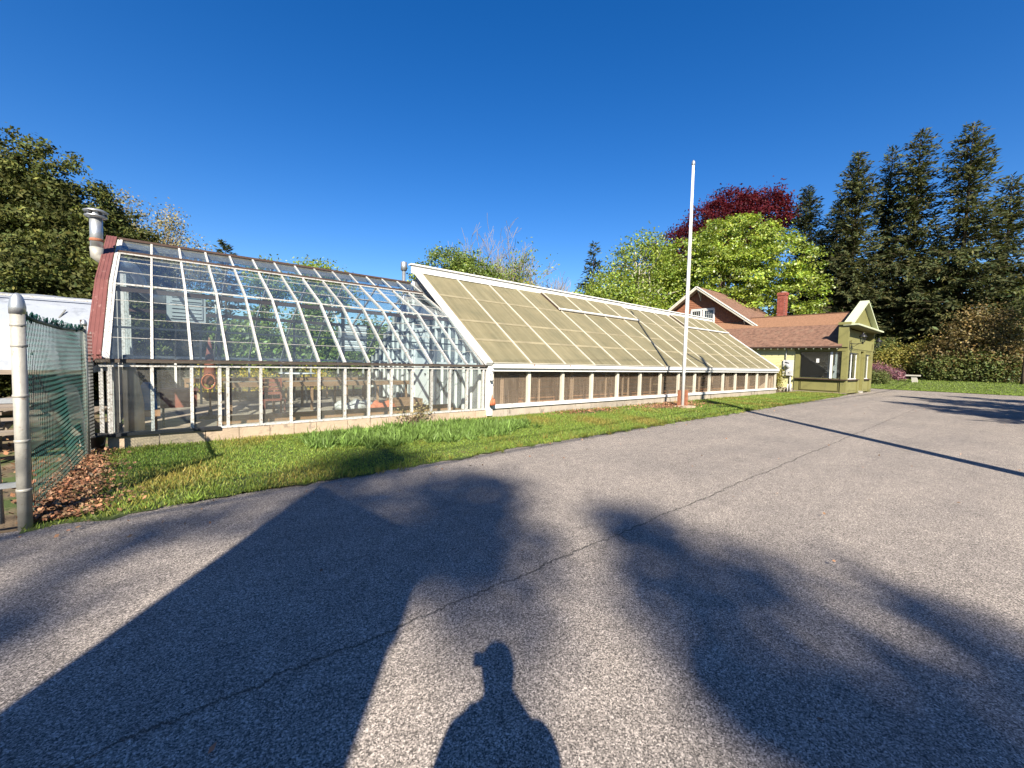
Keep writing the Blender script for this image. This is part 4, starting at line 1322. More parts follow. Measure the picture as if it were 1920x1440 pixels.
B().lathe((FEX, FEY, 1.96), [(0.034, 0), (0.035, 0.04), (0.02, 0.08), (0.005, 0.09)], 12).build('cap', 'galvanised', p2, True)
B().tube([(FEX - 0.03, FEY + 0.12, -0.1), (FEX - 0.03, FEY + 0.12, 2.05)], 0.022, 10).build('post', 'dark_brown', t, True)
B().tube([(FPX + 0.02, FPY + 0.04, 1.90), (-0.90, 6.2, 1.88), (-0.86, 7.2, 1.86), (-0.82, 8.1, 1.88), (FEX, FEY, 1.90)], 0.019, 10).build('top_rail', 'green_wire', t, True)
# woven wires: each wire zigzags upwards and hooks the next one
def chain_link(p, q, z0, z1, pitch=0.052, r=0.003, wav=0.0):
    b = B()
    p, q = Vector((p[0], p[1], 0)), Vector((q[0], q[1], 0))
    ln = (q - p).length
    ux = (q - p) / ln
    uy = Vector((-ux.y, ux.x, 0))
    ncol = int(ln / pitch)
    nrow = int((z1 - z0) / pitch)
    for c in range(ncol):
        pts = []
        for k in range(nrow * 2 + 1):
            a = c * pitch + (pitch * 0.53 if k % 2 else -pitch * 0.03)
            bulge = 0.0035 if (k % 2) else -0.0035
            yy = z0 + k * pitch / 2
            wob = wav * math.sin(3 * a + 2 * yy) * math.sin(yy * 2)
            pts.append(p + ux * (a + pitch * 0.25) + uy * (bulge + wob) + Vector((0, 0, yy)))
        # a little barb at the top
        pts.append(pts[-1] + ux * random.uniform(-.02, .02) + uy * random.uniform(-.02, .02) + Vector((0, 0, 0.03)))
        b.tube(pts, r, 3, False)
    return b
chain_link((FPX + .01, FPY + 0.06), (FEX, FEY), 0.04, 1.93, wav=0.02).build('wire_mesh', 'green_wire', t)
chain_link((FEX - 0.01, FEY + 0.14), (GX0 - 0.16, 9.08), 0.04, 1.88).build('wire_mesh', 'grey_wire', t)
ws = B()
vs3, fs3 = [], []
nu, nv = 46, 26
for i in range(nu + 1):
    for j in range(nv + 1):
        u, v = i / nu, j / nv
        z_lo = 0.62 + 0.05 * math.sin(9 * u) - (0.55 * max(0, (u - 0.80) / 0.2))
        zz = z_lo + (1.88 - z_lo) * v
        xx, yy = FPX + 0.01 + (FEX - FPX) * u, FPY + 0.07 + (FEY - FPY - 0.08) * u
        vs3.append((xx - 0.018 + 0.02 * math.sin(9 * u + 2 * v) * math.sin(5 * v + 1), yy, zz))
for i in range(nu):
    for j in range(nv):
        a = i * (nv + 1) + j
        fs3.append((a, a + nv + 1, a + nv + 2, a + 1))
ws.add(vs3, fs3)
ws.build('wind_screen', 'wind_screen', t, True)
b = B()
for k in range(90):
    u = random.random()
    zz = 1.89 + random.uniform(-.02, .05)
    b.box((FPX + (FEX - FPX) * u + random.uniform(-.02, .02), FPY + (FEY - FPY) * u, zz), (random.uniform(.006, .012), random.uniform(.02, .06), random.uniform(.02, .05)),
          (Vector((1, random.uniform(-.4, .4), .3)).normalized(), Vector((-.2, 1, random.uniform(-.5, .5))).normalized(), Vector((0, -.3, 1)).normalized()))
b.build('torn_hem', 'green_wire', t)['kind'] = 'stuff'
gt = thing('pipe_gate', 'weathered pipe gate leaf hung on the fence post at the left edge', 'gate', (-1.12, 5.66, 0))
B().tube([(-1.085, 5.67, 0.06), (-1.105, 5.67, 1.0), (-1.125, 5.67, 1.78)], 0.024, 10).build('stile', 'galvanised_dull', gt, True)
for zz in (0.12, 1.74):
    B().tube([(-1.09 - .02 * zz, 5.67, zz), (-3.6, 5.75, zz + 0.03)], 0.021, 8).build('rail', 'galvanised_dull', gt, True)
B().tube([(-3.6, 5.75, 0.06), (-3.62, 5.75, 1.80)], 0.024, 10).build('stile', 'galvanised_dull', gt, True)
for zz in (0.40, 1.15):
    B().box((-1.03, 5.635, zz), (0.16, 0.03, 0.045)).build('hinge', 'galvanised', gt)
chain_link((-3.58, 5.75), (-1.14, 5.67), 0.14, 1.72, pitch=0.056).build('wire_mesh', 'grey_wire', gt)

# ================================================================== WHITE COVERED TUNNEL AND YARD THINGS (left)
t = thing('plastic_tunnel', 'low tunnel house under a wrinkled white plastic cover beyond the fence', 'greenhouse', (-7.0, 17.0, -0.05))
prof = [(14.2, 1.10), (14.35, 1.55), (14.7, 2.1), (15.4, 2.62), (16.2, 2.95), (17.2, 3.10), (18.4, 2.95), (19.4, 2.5), (20.0, 1.8), (20.2, 1.0)]
vs4, fs4 = [], []
xs4 = [-16 + 0.32 * i for i in range(47)]
for xx in xs4:
    for (yy, zz) in prof:
        w = 0.025 * math.sin(xx * 3.3 + yy * 2) + 0.02 * math.sin(xx * 7 + zz * 6)
        vs4.append((xx, yy + w, zz + w * .6))
npf = len(prof)
fs4 = [(i * npf + j, (i + 1) * npf + j, (i + 1) * npf + j + 1, i * npf + j + 1) for i in range(len(xs4) - 1) for j in range(npf - 1)]
c4 = B()
c4.add(vs4, fs4)
co = c4.build('cover', 'tarp_white', t, True)
for xx in [-15.8 + 1.45 * i for i in range(11)]:
    B().tube([(xx, a, b - 0.04) for a, b in prof], 0.02, 6).build('hoop', 'galvanised_dull', t, True)
    box('post', 'wood_grey', t, (xx, 14.22, 0.53), (0.09, 0.09, 1.16))
beam('eave_board', 'wood_grey', t, (-16, 14.16, 1.10), (-1.24, 14.16, 1.10), 0.04, 0.10)
beam('top_batten', 'worn_white', t, (-16, 15.9, 2.93), (-1.24, 15.9, 2.93), 0.05, 0.04)
for xx in (-3.4, -2.2):
    beam('strap', 'grey_wire', t, (xx, 14.32, 1.5), (xx + 0.45, 15.3, 2.62), 0.03, 0.015)
b = B().prism([(-1.26, a, c - 0.02) for a, c in prof], (0.012, 0, 0))
b.build('end_wall', 'tarp_white', t)

def picnic_table(label, c, rz, L=1.8):
    t = thing('picnic_table', label, 'table', (c[0], c[1], -0.05), 'picnic tables in the yard')
    R = Matrix.Rotation(rz, 3, 'Z')
    ax = (R @ Vector((1, 0, 0)), R @ Vector((0, 1, 0)), Vector((0, 0, 1)))
    P = lambda x, y, z: Vector((c[0], c[1], -0.05)) + R @ Vector((x, y, z))
    for k in range(5):
        o = box('top_plank', 'wood_grey', t, P(0, -0.30 + 0.15 * k, 0.75), (L, 0.14, 0.04), 0, 0, rz)
    for sy in (-1, 1):
        for k in range(2):
            box('seat_plank', 'wood_grey', t, P(0, sy * (0.62 + 0.15 * k), 0.44), (L, 0.14, 0.04), 0, 0, rz)
        for sx in (-1, 1):
            beam('leg', 'wood_grey', t, P(sx * L * .36, sy * 0.20, 0.73), P(sx * L * .36, sy * 0.72, 0.0), 0.04, 0.09)
    for sx in (-1, 1):
        box('cross_beam', 'wood_grey', t, P(sx * L * .36 + .04, 0, 0.40), (0.04, 1.5, 0.09), 0, 0, rz)
        box('top_cleat', 'wood_grey', t, P(sx * L * .36 + .04, 0, 0.70), (0.04, 0.7, 0.07), 0, 0, rz)
picnic_table('grey weathered picnic table seen beside the fence post', (-2.55, 9.9), 0.15)
picnic_table('grey weathered picnic table seen through the green wind screen', (-1.75, 11.9), 1.45)
picnic_table('grey weathered picnic table in front of the white tunnel, furthest left', (-4.2, 12.6), 0.3)

# ================================================================== SHOP
SXL, SXR, SYF, SYB = 33.45, 40.90, 6.75, 17.5
SR = (SXL + SXR) / 2
EVZ, RGZ = 3.10, 5.62
sh = thing('shop_building', 'olive green shopfront with pointed false gable, brown shingle roof and yellow side boards', 'shop', (SR, 10, 0))
# yellow lap siding on the side wall: separate boards
box('wall', 'room_wall', sh, (SXL + 0.10, (9.55 + SYB) / 2, 1.5), (0.10, SYB - 9.55, 3.0))
zz = 0.28
k = 0
while zz < 3.0:
    box('siding_board', 'yellow_siding', sh, (SXL + 0.03, (9.55 + SYB) / 2, zz + 0.055), (0.018, SYB - 9.55, 0.128), 0, 0.10)
    zz += 0.115
box('plinth', 'concrete_grey', sh, (SXL + 0.08, (9.5 + SYB) / 2, 0.12), (0.14, SYB - 9.5, 0.30))
# roof slopes with stepped shingle courses
RA = math.atan2(RGZ - EVZ, SR - (SXL - 0.35))
def roof_courses(name, mat, parent, xe, ze, xr, zr, y0, y1, n, sgn=1, axis='x', tab=0.0):
    """courses of overlapping shingles, cut into tabs: one joined skin"""
    b = B()
    for i in range(n):
        t0, t1 = i / n, (i + 1.25) / n
        t1 = min(t1, 1.0)
        a0, z0_ = xe + (xr - xe) * t0, ze + (zr - ze) * t0
        a1, z1_ = xe + (xr - xe) * t1, ze + (zr - ze) * t1
        yy = y0 - random.uniform(0, .25) if tab else y0
        while yy < y1:
            ye = min(y1, yy + (tab * random.uniform(.8, 1.2) if tab else y1 - y0))
            ys = max(yy, y0) + (0.006 if tab else 0)
            if ye - ys > 0.02:
                l = 0.020 + (random.uniform(0, .006) if tab else 0)
                q = [(a0, ys, z0_ + l), (a0, ye, z0_ + l), (a1, ye, z1_ + 0.006), (a1, ys, z1_ + 0.006), (a0, ys, z0_ - 0.004), (a0, ye, z0_ - 0.004)]
                if axis == 'y':
                    q = [(p[1], p[0], p[2]) for p in q]
                b.add(q, [(0, 1, 2, 3), (4, 5, 1, 0)])
            yy = ye
    o = b.build(name, mat, parent)
    o['kind'] = 'stuff'
    return o
tm = 0.62
xm, zm = SXL - 0.35 + (SR - SXL + 0.35) * tm, EVZ + (RGZ - EVZ) * tm
rf = B().prism([(SXL - 0.33, 7.0, EVZ - 0.06), (SR, 7.0, RGZ - 0.06), (SXR + 0.33, 7.0, EVZ - 0.06), (SXR + 0.33, 7.0, EVZ - 0.12), (SR, 7.0, RGZ - 0.16), (SXL - 0.33, 7.0, EVZ - 0.12)], (0, SYB - 7.0, 0)).build('roof', 'dark_brown', sh)
roof_courses('shingles', 'roof_shingle', rf, SXL - 0.38, EVZ - 0.03, xm, zm, 6.98, SYB + 0.2, 17, tab=0.32)
roof_courses('shingles', 'roof_shingle_pale', rf, xm, zm + 0.01, SR, RGZ, 7.1, SYB + 0.2, 10, tab=0.32)
roof_courses('shingles', 'roof_shingle', rf, SXR + 0.38, EVZ - 0.03, SR, RGZ, 7.1, SYB + 0.2, 27)
beam('ridge_cap', 'roof_shingle', rf, (SR, 7.1, RGZ + 0.01), (SR, SYB + .2, RGZ + 0.01), 0.22, 0.03)
beam('eave_fascia', 'dark_brown', sh, (SXL - 0.37, 6.95, EVZ - 0.07), (SXL - 0.37, SYB, EVZ - 0.07), 0.03, 0.10)
beam('frieze', 'olive_paint', sh, (SXL - 0.05, 6.80, EVZ - 0.22), (SXL - 0.05, 9.6, EVZ - 0.22), 0.07, 0.20)
beam('frieze', 'yellow_siding', sh, (SXL - 0.03, 9.62, EVZ - 0.19), (SXL - 0.03, SYB, EVZ - 0.19), 0.05, 0.14)
yy = 7.2
while yy < 13.2:
    box('rafter_tail', 'cream_green', sh, (SXL - 0.20, yy, EVZ - 0.16), (0.28, 0.06, 0.08))
    yy += 0.42
# corner and bay posts, knee walls, window glass (side)
for (px, py, w, d) in ((SXL + 0.09, 6.84, 0.30, 0.30), (SXL + 0.06, 9.42, 0.20, 0.26)):
    box('post', 'olive_paint', sh, (px, py, 1.50), (w, d, 2.98))
box('knee_wall', 'olive_paint', sh, (SXL + 0.06, 8.14, 0.48), (0.14, 2.32, 0.86))
box('knee_panel', 'olive_paint', sh, (SXL - 0.02, 8.14, 0.50), (0.03, 2.0, 0.56))
b = B()
for zz in (0.20, 0.80):
    b.box((SXL - 0.025, 8.14, zz), (0.05, 2.16, 0.05))
for yy in (7.08, 9.2):
    b.box((SXL - 0.025, yy, 0.5), (0.05, 0.05, 0.55))
b.build('panel_moulding', 'olive_dark', sh)
box('window_sill', 'dark_brown', sh, (SXL - 0.04, 8.08, 0.935), (0.30, 2.86, 0.06))
box('head_board', 'olive_paint', sh, (SXL + 0.05, 8.14, 2.83), (0.12, 2.32, 0.14))
sw = link(bpy.data.objects.new('window', None), sh)
box('pane', 'glass_window', sw, (SXL + 0.06, 8.45, 1.86), (0.008, 1.66, 1.72))
box('pane', 'glass_window', sw, (SXL + 0.06, 7.22, 1.86), (0.008, 0.46, 1.72))
b = B()
for yy, w in ((9.29, .06), (7.53, .16), (7.02, .07)):
    b.box((SXL + 0.06, yy, 1.86), (0.07, w, 1.76))
for zz in (0.985, 2.745):
    b.box((SXL + 0.06, 8.14, zz), (0.065, 2.3, 0.045))
b.build('frame', 'olive_dark', sw)
box('mullion', 'white_clean', sw, (SXL + 0.02, 7.53, 1.86), (0.05, 0.13, 1.72))
box('mullion', 'white_clean', sw, (SXL + 0.12, 7.30, 1.86), (0.05, 0.10, 1.72))
box('step', 'wood_grey', sh, (SXL - 0.18, 8.1, 0.06), (0.34, 2.9, 0.09))
# front (driveway side): posts, windows, door
for (a, b_) in ((SXL + 0.26, SXL + 0.34), (36.5, 36.95), (38.0, 38.42), (40.1, SXR)):
    box('post', 'olive_paint', sh, ((a + b_) / 2, SYF + 0.06, 1.45), (b_ - a, 0.24, 2.88))
for (a, b_) in ((33.8, 36.5), (38.42, 40.1)):
    w = link(bpy.data.objects.new('window', None), sh)
    cx = (a + b_) / 2
    box('knee_wall', 'olive_paint', sh, (cx, SYF + 0.08, 0.48), (b_ - a, 0.16, 0.86))
    box('knee_panel', 'olive_paint', sh, (cx, SYF - 0.01, 0.5), (b_ - a - 0.35, 0.03, 0.56))
    box('window_sill', 'dark_brown', sh, (cx, SYF - 0.03, 0.935), (b_ - a + 0.1, 0.26, 0.055))
    n_ = 2 if b_ - a > 2 else 1
    for k in range(n_):
        ww = (b_ - a) / n_
        box('pane', 'glass_window', w, (a + ww * (k + .5), SYF + 0.1, 1.82), (ww - 0.08, 0.008, 1.68))
    f = B()
    for k in range(n_ + 1):
        f.box((min(max(a + (b_ - a) * k / n_, a + .05), b_ - .05), SYF + 0.10, 1.82), (0.09, 0.05, 1.72))
    for zz in (0.985, 2.68):
        f.box((cx, SYF + 0.08, zz), (b_ - a, 0.09, 0.05))
    f.build('frame', 'white_clean', w)
    box('head_board', 'olive_paint', sh, (cx, SYF + 0.07, 2.80), (b_ - a, 0.2, 0.18))
dr = link(bpy.data.objects.new('door', None), sh)
box('leaf', 'wood_red', dr, (37.47, SYF + 0.55, 1.12), (0.95, 0.05, 2.16))
box('pane', 'glass_window', dr, (37.47, SYF + 0.51, 1.5), (0.6, 0.02, 1.1))
B().lathe((37.85, SYF + 0.47, 1.0), [(0.02, 0), (0.04, 0.03), (0.02, 0.06)], 8).build('handle', 'galvanised', dr)
for xx in (36.96, 37.98):
    box('door_jamb', 'olive_paint', sh, (xx, SYF + 0.3, 1.35), (0.08, 0.6, 2.7))
box('doorstep', 'stone_pale', sh, (37.47, SYF + 0.22, 0.06), (1.0, 0.7, 0.13))
# sign band and false gable
box('sign_band', 'olive_paint', sh, (SR, SYF + 0.10, 3.28), (SXR - SXL + 0.02, 0.30, 0.80))
box('upper_band', 'olive_paint', sh, (SR, SYF + 0.45, 4.0), (SXR - SXL - 0.5, 0.20, 0.66))
box('side_return', 'olive_paint', sh, (SXL - 0.03, SYF + 0.20, 3.75), (0.24, 0.52, 1.45))
box('side_return', 'olive_paint', sh, (SXR + 0.03, SYF + 0.20, 3.75), (0.24, 0.52, 1.45))
box('sign_frame', 'olive_dark', sh, (SR, SYF - 0.06, 2.97), (SXR - SXL - 0.6, 0.03, 0.03))
for xx in (SXL + 0.55, SXR - 0.55):
    box('sign_bracket', 'olive_dark', sh, (xx, SYF - 0.07, 3.3), (0.03, 0.05, 0.34))
    box('sign_bracket', 'olive_dark', sh, (xx + .08, SYF - 0.07, 3.47), (0.19, 0.05, 0.03))
box('cornice', 'cream_green', sh, (SR, SYF - 0.16, 4.44), (SXR - SXL + 0.5, 0.78, 0.10))
box('cornice_soffit', 'olive_dark', sh, (SR, SYF - 0.10, 4.36), (SXR - SXL + 0.3, 0.62, 0.05))
AP = (SR, 6.30)
b = B().prism([(SXL + 0.1, SYF + 0.05, 4.49), (SXR - 0.1, SYF + 0.05, 4.49), (AP[0], SYF + 0.05, AP[1] - 0.12)], (0, 0.18, 0))
b.build('pediment', 'olive_paint', sh)
zz = 4.52
while zz < 6.05:
    w = (SXR - SXL - 0.2) * (1 - (zz - 4.49) / (AP[1] - 0.12 - 4.49))
    box('pediment_board', 'olive_paint', sh, (SR, SYF + 0.035, zz + 0.06), (max(0.1, w - 0.15), 0.02, 0.115), 0.08)
    zz += 0.12
for sgn in (-1, 1):
    beam('raking_cornice', 'cream_green', sh, (SR + sgn * (SXR - SXL + 0.4) / 2, SYF - 0.03, 4.50), (SR - sgn * 0.02, SYF - 0.03 + (0.002 if sgn > 0 else 0), AP[1]), 0.50, 0.12)
box('cornice_return', 'olive_paint', sh, (SXL - 0.10, SYF + 0.15, 4.52), (0.34, 0.66, 0.16))
# inside: floor, back and far walls, counter
structure(sheet('shop_floor', 'wood_grey', [SXL + .2, SXR - .1], [SYF + .7, 12.0], lambda x, y: 0.08))
box('inner_wall', 'room_wall', sh, (SR, 12.0, 1.5), (SXR - SXL - 0.3, 0.08, 2.9))
box('inner_wall', 'room_wall', sh, (SXR - 0.05, 9.5, 1.5), (0.1, 5.4, 2.98))
box('ceiling', 'room_wall', sh, (SR, 9.4, 3.02), (SXR - SXL - 0.3, 5.1, 0.05))
t = thing('shop_counter', 'pale counter standing inside the shop window', 'counter', (35.4, 9.2, 0.08))
box('body', 'house_white', t, (35.3, 9.5, 0.56), (0.6, 2.0, 0.96))
box('top', 'wood_brown', t, (35.3, 9.5, 1.06), (0.7, 2.1, 0.05))
t = thing('shop_stand', 'white display stand glimpsed behind the shop window glass', 'stand', (34.6, 7.7, 0.08))
box('back', 'white_clean', t, (34.7, 7.75, 1.35), (0.06, 0.5, 2.5))
for k in range(4):
    box('shelf', 'white_clean', t, (34.52, 7.75, 0.5 + 0.5 * k), (0.32, 0.5, 0.03))
# window notice
o = B().box((SXL + 0.045, 8.28, 2.15), (0.004, 0.16, 0.26)).build('window_notice', 'white_clean', None)
solo(o, 'small pale notice stuck to the shop side window', 'notice')

# wall lanterns
def lantern(label, c, dx, dy):
    t = thing('wall_lantern', label, 'lantern', c, 'lanterns on the shopfront')
    x, y, z = c
    hx, hy = x + dx, y + dy
    B().tube([(x, y, z + 0.12), (x, y, z - 0.45)], 0.022, 8).build('back_bar', 'lamp_black', t)
    B().tube([(x, y, z - 0.05), (x + dx * .5, y + dy * .5, z - 0.09), (hx, hy, z - 0.03)], 0.02, 8).build('arm', 'lamp_black', t)
    B().tube([(x, y, z - 0.35), (x + dx * .4, y + dy * .4, z - 0.22), (x + dx * .7, y + dy * .7, z - 0.08)], 0.012, 6).build('scroll', 'lamp_black', t)
    B().lathe((hx, hy, z - 0.10), [(0.03, 0), (0.05, 0.04), (0.06, 0.10), (0.10, 0.12)], 6).build('base', 'lamp_black', t)
    B().lathe((hx, hy, z + 0.022), [(0.10, 0), (0.165, 0.30)], 6).build('glass', 'glass_window', t)
    f = B()
    for k in range(6):
        a = k * math.pi / 3
        f.tube([(hx + .104 * math.cos(a), hy + .104 * math.sin(a), z + .02), (hx + .17 * math.cos(a), hy + .17 * math.sin(a), z + .33)], 0.011, 5)
    f.build('cage', 'lamp_black', t)
    B().lathe((hx, hy, z + 0.33), [(0.21, 0), (0.22, 0.02), (0.15, 0.13), (0.06, 0.19), (0.05, 0.24), (0.015, 0.30)], 12).build('hood', 'lamp_black', t, True)
lantern('black wall lantern on the shop corner nearest the greenhouses', (SXL + 0.25, SYF - 0.06, 3.32), 0.10, -0.62)
lantern('black wall lantern at the far end of the shopfront, against the trees', (SXR + 0.16, SYF + 0.1, 3.42), 0.66, -0.30)

# electricity meter, pipes and climbing shrub by the side wall
t = thing('electric_meter', 'grey electricity meter box on the yellow boarded wall', 'meter', (SXL - 0.1, 9.95, 1.2))
box('backplate', 'meter_grey', t, (SXL - 0.03, 9.95, 1.62), (0.08, 0.62, 1.10))
B().tube([(SXL - 0.06, 9.95, 1.75), (SXL - 0.24, 9.95, 1.75)], 0.16, 16).build('dial', 'meter_grey', t, True)
B().tube([(SXL - 0.235, 9.95, 1.75), (SXL - 0.26, 9.95, 1.75)], 0.12, 16).build('glass', 'glass_window', t, True)
box('breaker_box', 'meter_grey', t, (SXL - 0.10, 9.85, 1.28), (0.14, 0.34, 0.36))
box('hook', 'dark_steel', t, (SXL - 0.08, 10.0, 1.98), (0.04, 0.26, 0.05), 0.4)
B().tube([(SXL - 0.06, 9.78, 1.05), (SXL - 0.06, 9.78, 0.0)], 0.03, 8).build('conduit', 'meter_grey', t, True)
B().tube([(SXL - 0.06, 10.1, 2.15), (SXL - 0.06, 10.1, 3.0)], 0.028, 8).build('conduit', 'meter_grey', t, True)
for k, yy in enumerate((9.66, 9.84)):
    o = B().tube([(SXL - 0.28, yy, -0.02), (SXL - 0.28, yy, 0.42), (SXL - 0.25, yy, 0.50)], 0.04, 10).build('vent_stub', 'white_clean', None, True)
    solo(o, 'short white pipe stub under the meter, %s the olive post' % ('nearest' if k == 0 else 'further from'), 'pipe', 'white pipe stubs under the meter')
shrub('wall_shrub', 'leafy bronze shrub growing below the electricity meter', (SXL - 0.35, 10.6, 0), [(0, 0, .6, .3, .5, .6), (0, -.15, 1.2, .25, .35, .5)], 90, 14, 0.10, 'leaf_olive', stems=22, shell=0.2)

# ================================================================== COTTAGE
CX0, CX1, CYC, CZR = 36.6, 46.0, 18.0, 8.50
CHW, CZE = 5.2, 4.74            # half width to the eave tip, eave height
ct = thing('cottage', 'cottage with red brown shingled gable, twin white window and brown roof', 'house', (41, CYC, 0))
wz = lambda y: CZR - 0.22 - abs(y - CYC) * (CZR - CZE) / CHW
b = B().prism([(CX0, CYC - 4.5, 0), (CX0, CYC + 4.5, 0), (CX0, CYC + 4.5, wz(CYC + 4.5)), (CX0, CYC, wz(CYC)), (CX0, CYC - 4.5, wz(CYC - 4.5))], (CX1 - CX0, 0, 0))
b.build('wall', 'brick_red', ct)
# wall shingles in rows: joined skin of individual pieces on the gable
b = B()
zz = 4.2
row = 0
bands = []
while zz < CZR - 0.3:
    half = min(4.5, (CZR - 0.22 - zz - 0.1) / ((CZR - CZE) / CHW))
    yy = CYC - half + random.uniform(-.1, 0)
    while yy < CYC + half:
        w = random.uniform(0.12, 0.24)
        a, c = max(yy + 0.006, CYC - half), min(yy + w, CYC + half)
        if c - a > 0.03 and not (16.65 < (a + c) / 2 < 18.75 and 4.9 < zz < 6.62):
            l = random.uniform(0.012, 0.028)
            b.add([(CX0 - l - .012, a, zz), (CX0 - l - .012, c, zz), (CX0 - .004, c, zz + 0.19), (CX0 - .004, a, zz + 0.19), (CX0 - .001, a, zz), (CX0 - .001, c, zz)],
                  [(0, 1, 2, 3), (4, 5, 1, 0), (0, 3, 4), (1, 5, 2)])
        yy += w
    zz += 0.165
    row += 1
o = b.build('wall_shingles', 'wall_shingle', ct)
o['kind'] = 'stuff'
for sgn in (-1, 1):
    b = B().prism([(CX0 - 0.62, CYC, CZR - 0.04), (CX0 - 0.62, CYC + sgn * CHW, CZE - 0.04), (CX0 - 0.62, CYC + sgn * CHW, CZE - 0.14), (CX0 - 0.62, CYC, CZR - 0.16)], (CX1 - CX0 + 1.0, 0, 0))
    rf = b.build('roof', 'barge_cream', ct)
    roof_courses('shingles', 'roof_shingle', rf, CYC + sgn * (CHW + 0.05), CZE - 0.03, CYC, CZR, CX0 - 0.64, CX1 + 0.4, 30, axis='y', tab=0.34 if sgn < 0 else 0)
    beam('barge_board', 'barge_cream', ct, (CX0 - 0.65, CYC + sgn * CHW, CZE - 0.10), (CX0 - 0.65, CYC + sgn * 0.02, CZR - 0.10), 0.05, 0.24)
    beam('barge_trim', 'white_paint', ct, (CX0 - 0.69, CYC + sgn * CHW, CZE - 0.01), (CX0 - 0.69, CYC + sgn * 0.02, CZR - 0.01), 0.04, 0.06)
    for yy in (CYC + sgn * 0.12, CYC + sgn * 4.0) if sgn < 0 else (CYC + 4.0,):
        zt = wz(yy) - 0.02
        bk_ = link(bpy.data.objects.new('bracket', None), ct)
        beam('arm', 'barge_cream', bk_, (CX0, yy, zt - 0.12), (CX0 - 0.58, yy, zt - 0.12), 0.09, 0.09)
        beam('strut', 'barge_cream', bk_, (CX0, yy, zt - 0.78), (CX0 - 0.50, yy, zt - 0.18), 0.07, 0.07, (0, 1, 0))
        beam('post', 'barge_cream', bk_, (CX0 - 0.03, yy, zt - 0.05), (CX0 - 0.03, yy, zt - 0.85), 0.08, 0.07, (0, 1, 0))
for yc in (18.2, 17.1):
    w = link(bpy.data.objects.new('window', None), ct)
    box('pane', 'glass_window', w, (CX0 - 0.05, yc, 5.65), (0.01, 0.74, 1.5))
    f = B()
    for yy in (-.44, .44):
        f.box((CX0 - 0.06, yc + yy, 5.65), (0.09, 0.13, 1.72))
    for zz in (4.84, 5.65, 6.47):
        f.box((CX0 - 0.06, yc, zz), (0.09, 0.76, 0.09 if zz != 5.65 else 0.06))
    f.build('frame', 'white_clean', w)
    mu = B()
    for k in (-1, 0, 1):
        mu.box((CX0 - 0.065, yc + 0.185 * k, 6.06), (0.02, 0.010, 0.74))
    mu.box((CX0 - 0.065, yc, 6.08), (0.02, 0.74, 0.010))
    mu.build('muntin', 'white_clean', w)
    box('room_dark', 'dark_steel', w, (CX0 - 0.022, yc, 5.65), (0.02, 0.74, 1.5))  # dark sheet stands in for the unlit room behind the pane
box('window_sill', 'white_paint', ct, (CX0 - 0.09, 17.65, 4.77), (0.16, 2.1, 0.06))
box('window_head', 'white_paint', ct, (CX0 - 0.075, 17.65, 6.57), (0.10, 2.05, 0.10))

# brick chimney between cottage and shop roof
ch = thing('brick_chimney', 'red brick chimney with a stepped cap rising from the shop roof', 'chimney', (38.1, 12.0, 4.9))
box('core', 'mortar', ch, (38.1, 12.0, 6.2), (0.50, 0.50, 2.6))
b = B()
zz = 4.95
row = 0
while zz < 7.55:
    grow_ = 0.04 if zz > 7.32 else 0.0
    h2 = 0.28 + grow_
    for side in range(4):
        for k in range(4):
            a = -h2 + (2 * h2) * (k + (0.0 if row % 2 else 0.5)) / 4
            a0, a1 = max(a, -h2), min(a + 2 * h2 / 4 - 0.012, h2)
            if a1 - a0 < 0.03:
                continue
            mid_, ln_ = (a0 + a1) / 2, a1 - a0
            dpt = h2 - 0.04
            cx, cy, sx_, sy_ = ((mid_, -dpt, ln_, 0.09), (mid_, dpt, ln_, 0.09), (-dpt, mid_, 0.09, ln_), (dpt, mid_, 0.09, ln_))[side]
            b.box((38.1 + cx, 12.0 + cy, zz + 0.033), (sx_ , sy_, 0.062))
    zz += 0.075
    row += 1
o = b.build('bricks', 'brick_red', ch)
o['kind'] = 'stuff'
B().lathe((38.1, 12.0, 7.5), [(0.32, 0), (0.28, 0.12), (0.16, 0.16)], 4).build('cap', 'mortar', ch)

# ================================================================== FAR RIGHT: bench, distant houses
bn = thing('stone_bench', 'pale stone bench on the lawn in front of the shrubs', 'bench', (54.5, 5.9, 0.42))
gz = 0.02 + far_rise(54.5)
box('seat', 'stone_pale', bn, (54.5, 5.9, gz + 0.62), (0.55, 1.0, 0.13))
for yy in (5.78,):
    B().prism([(54.32, yy - 0.24, gz - 0.02), (54.32, yy + 0.16, gz - 0.02), (54.32, yy + 0.24, gz + 0.555), (54.32, yy - 0.14, gz + 0.555)], (0.36, 0, 0)).build('support', 'stone_pale', bn)
def far_house(label, c, d, roof_h, wall='house_white'):
    t = thing('distant_house', label, 'house', (c[0], c[1], c[2]))
    x, y, z = c
    box('wall', wall, t, (x, y, z + d[2] / 2), d)
    B().prism([(x - d[0] / 2 - .3, y - d[1] / 2 - .4, z + d[2]), (x - d[0] / 2 - .3, y + d[1] / 2 + .4, z + d[2]), (x - d[0] / 2 - .3, y, z + d[2] + roof_h)], (d[0] + .6, 0, 0)).build('roof', 'roof_shingle', t)
    for k in range(3):
        for j in range(2):
            yy = y - d[1] / 2 + d[1] * (k + .5) / 3
            w = link(bpy.data.objects.new('window', None), t)
            box('pane', 'glass_window', w, (x - d[0] / 2 - 0.03, yy, z + 1.6 + 2.8 * j), (0.04, 0.9, 1.4))
            box('sill', 'white_clean', w, (x - d[0] / 2 - 0.06, yy, z + 0.85 + 2.8 * j), (0.1, 1.1, 0.08))
far_house('white house glimpsed through the spruces behind the shop', (98, 13.5, 0.7), (9, 8, 6.2), 3.2)
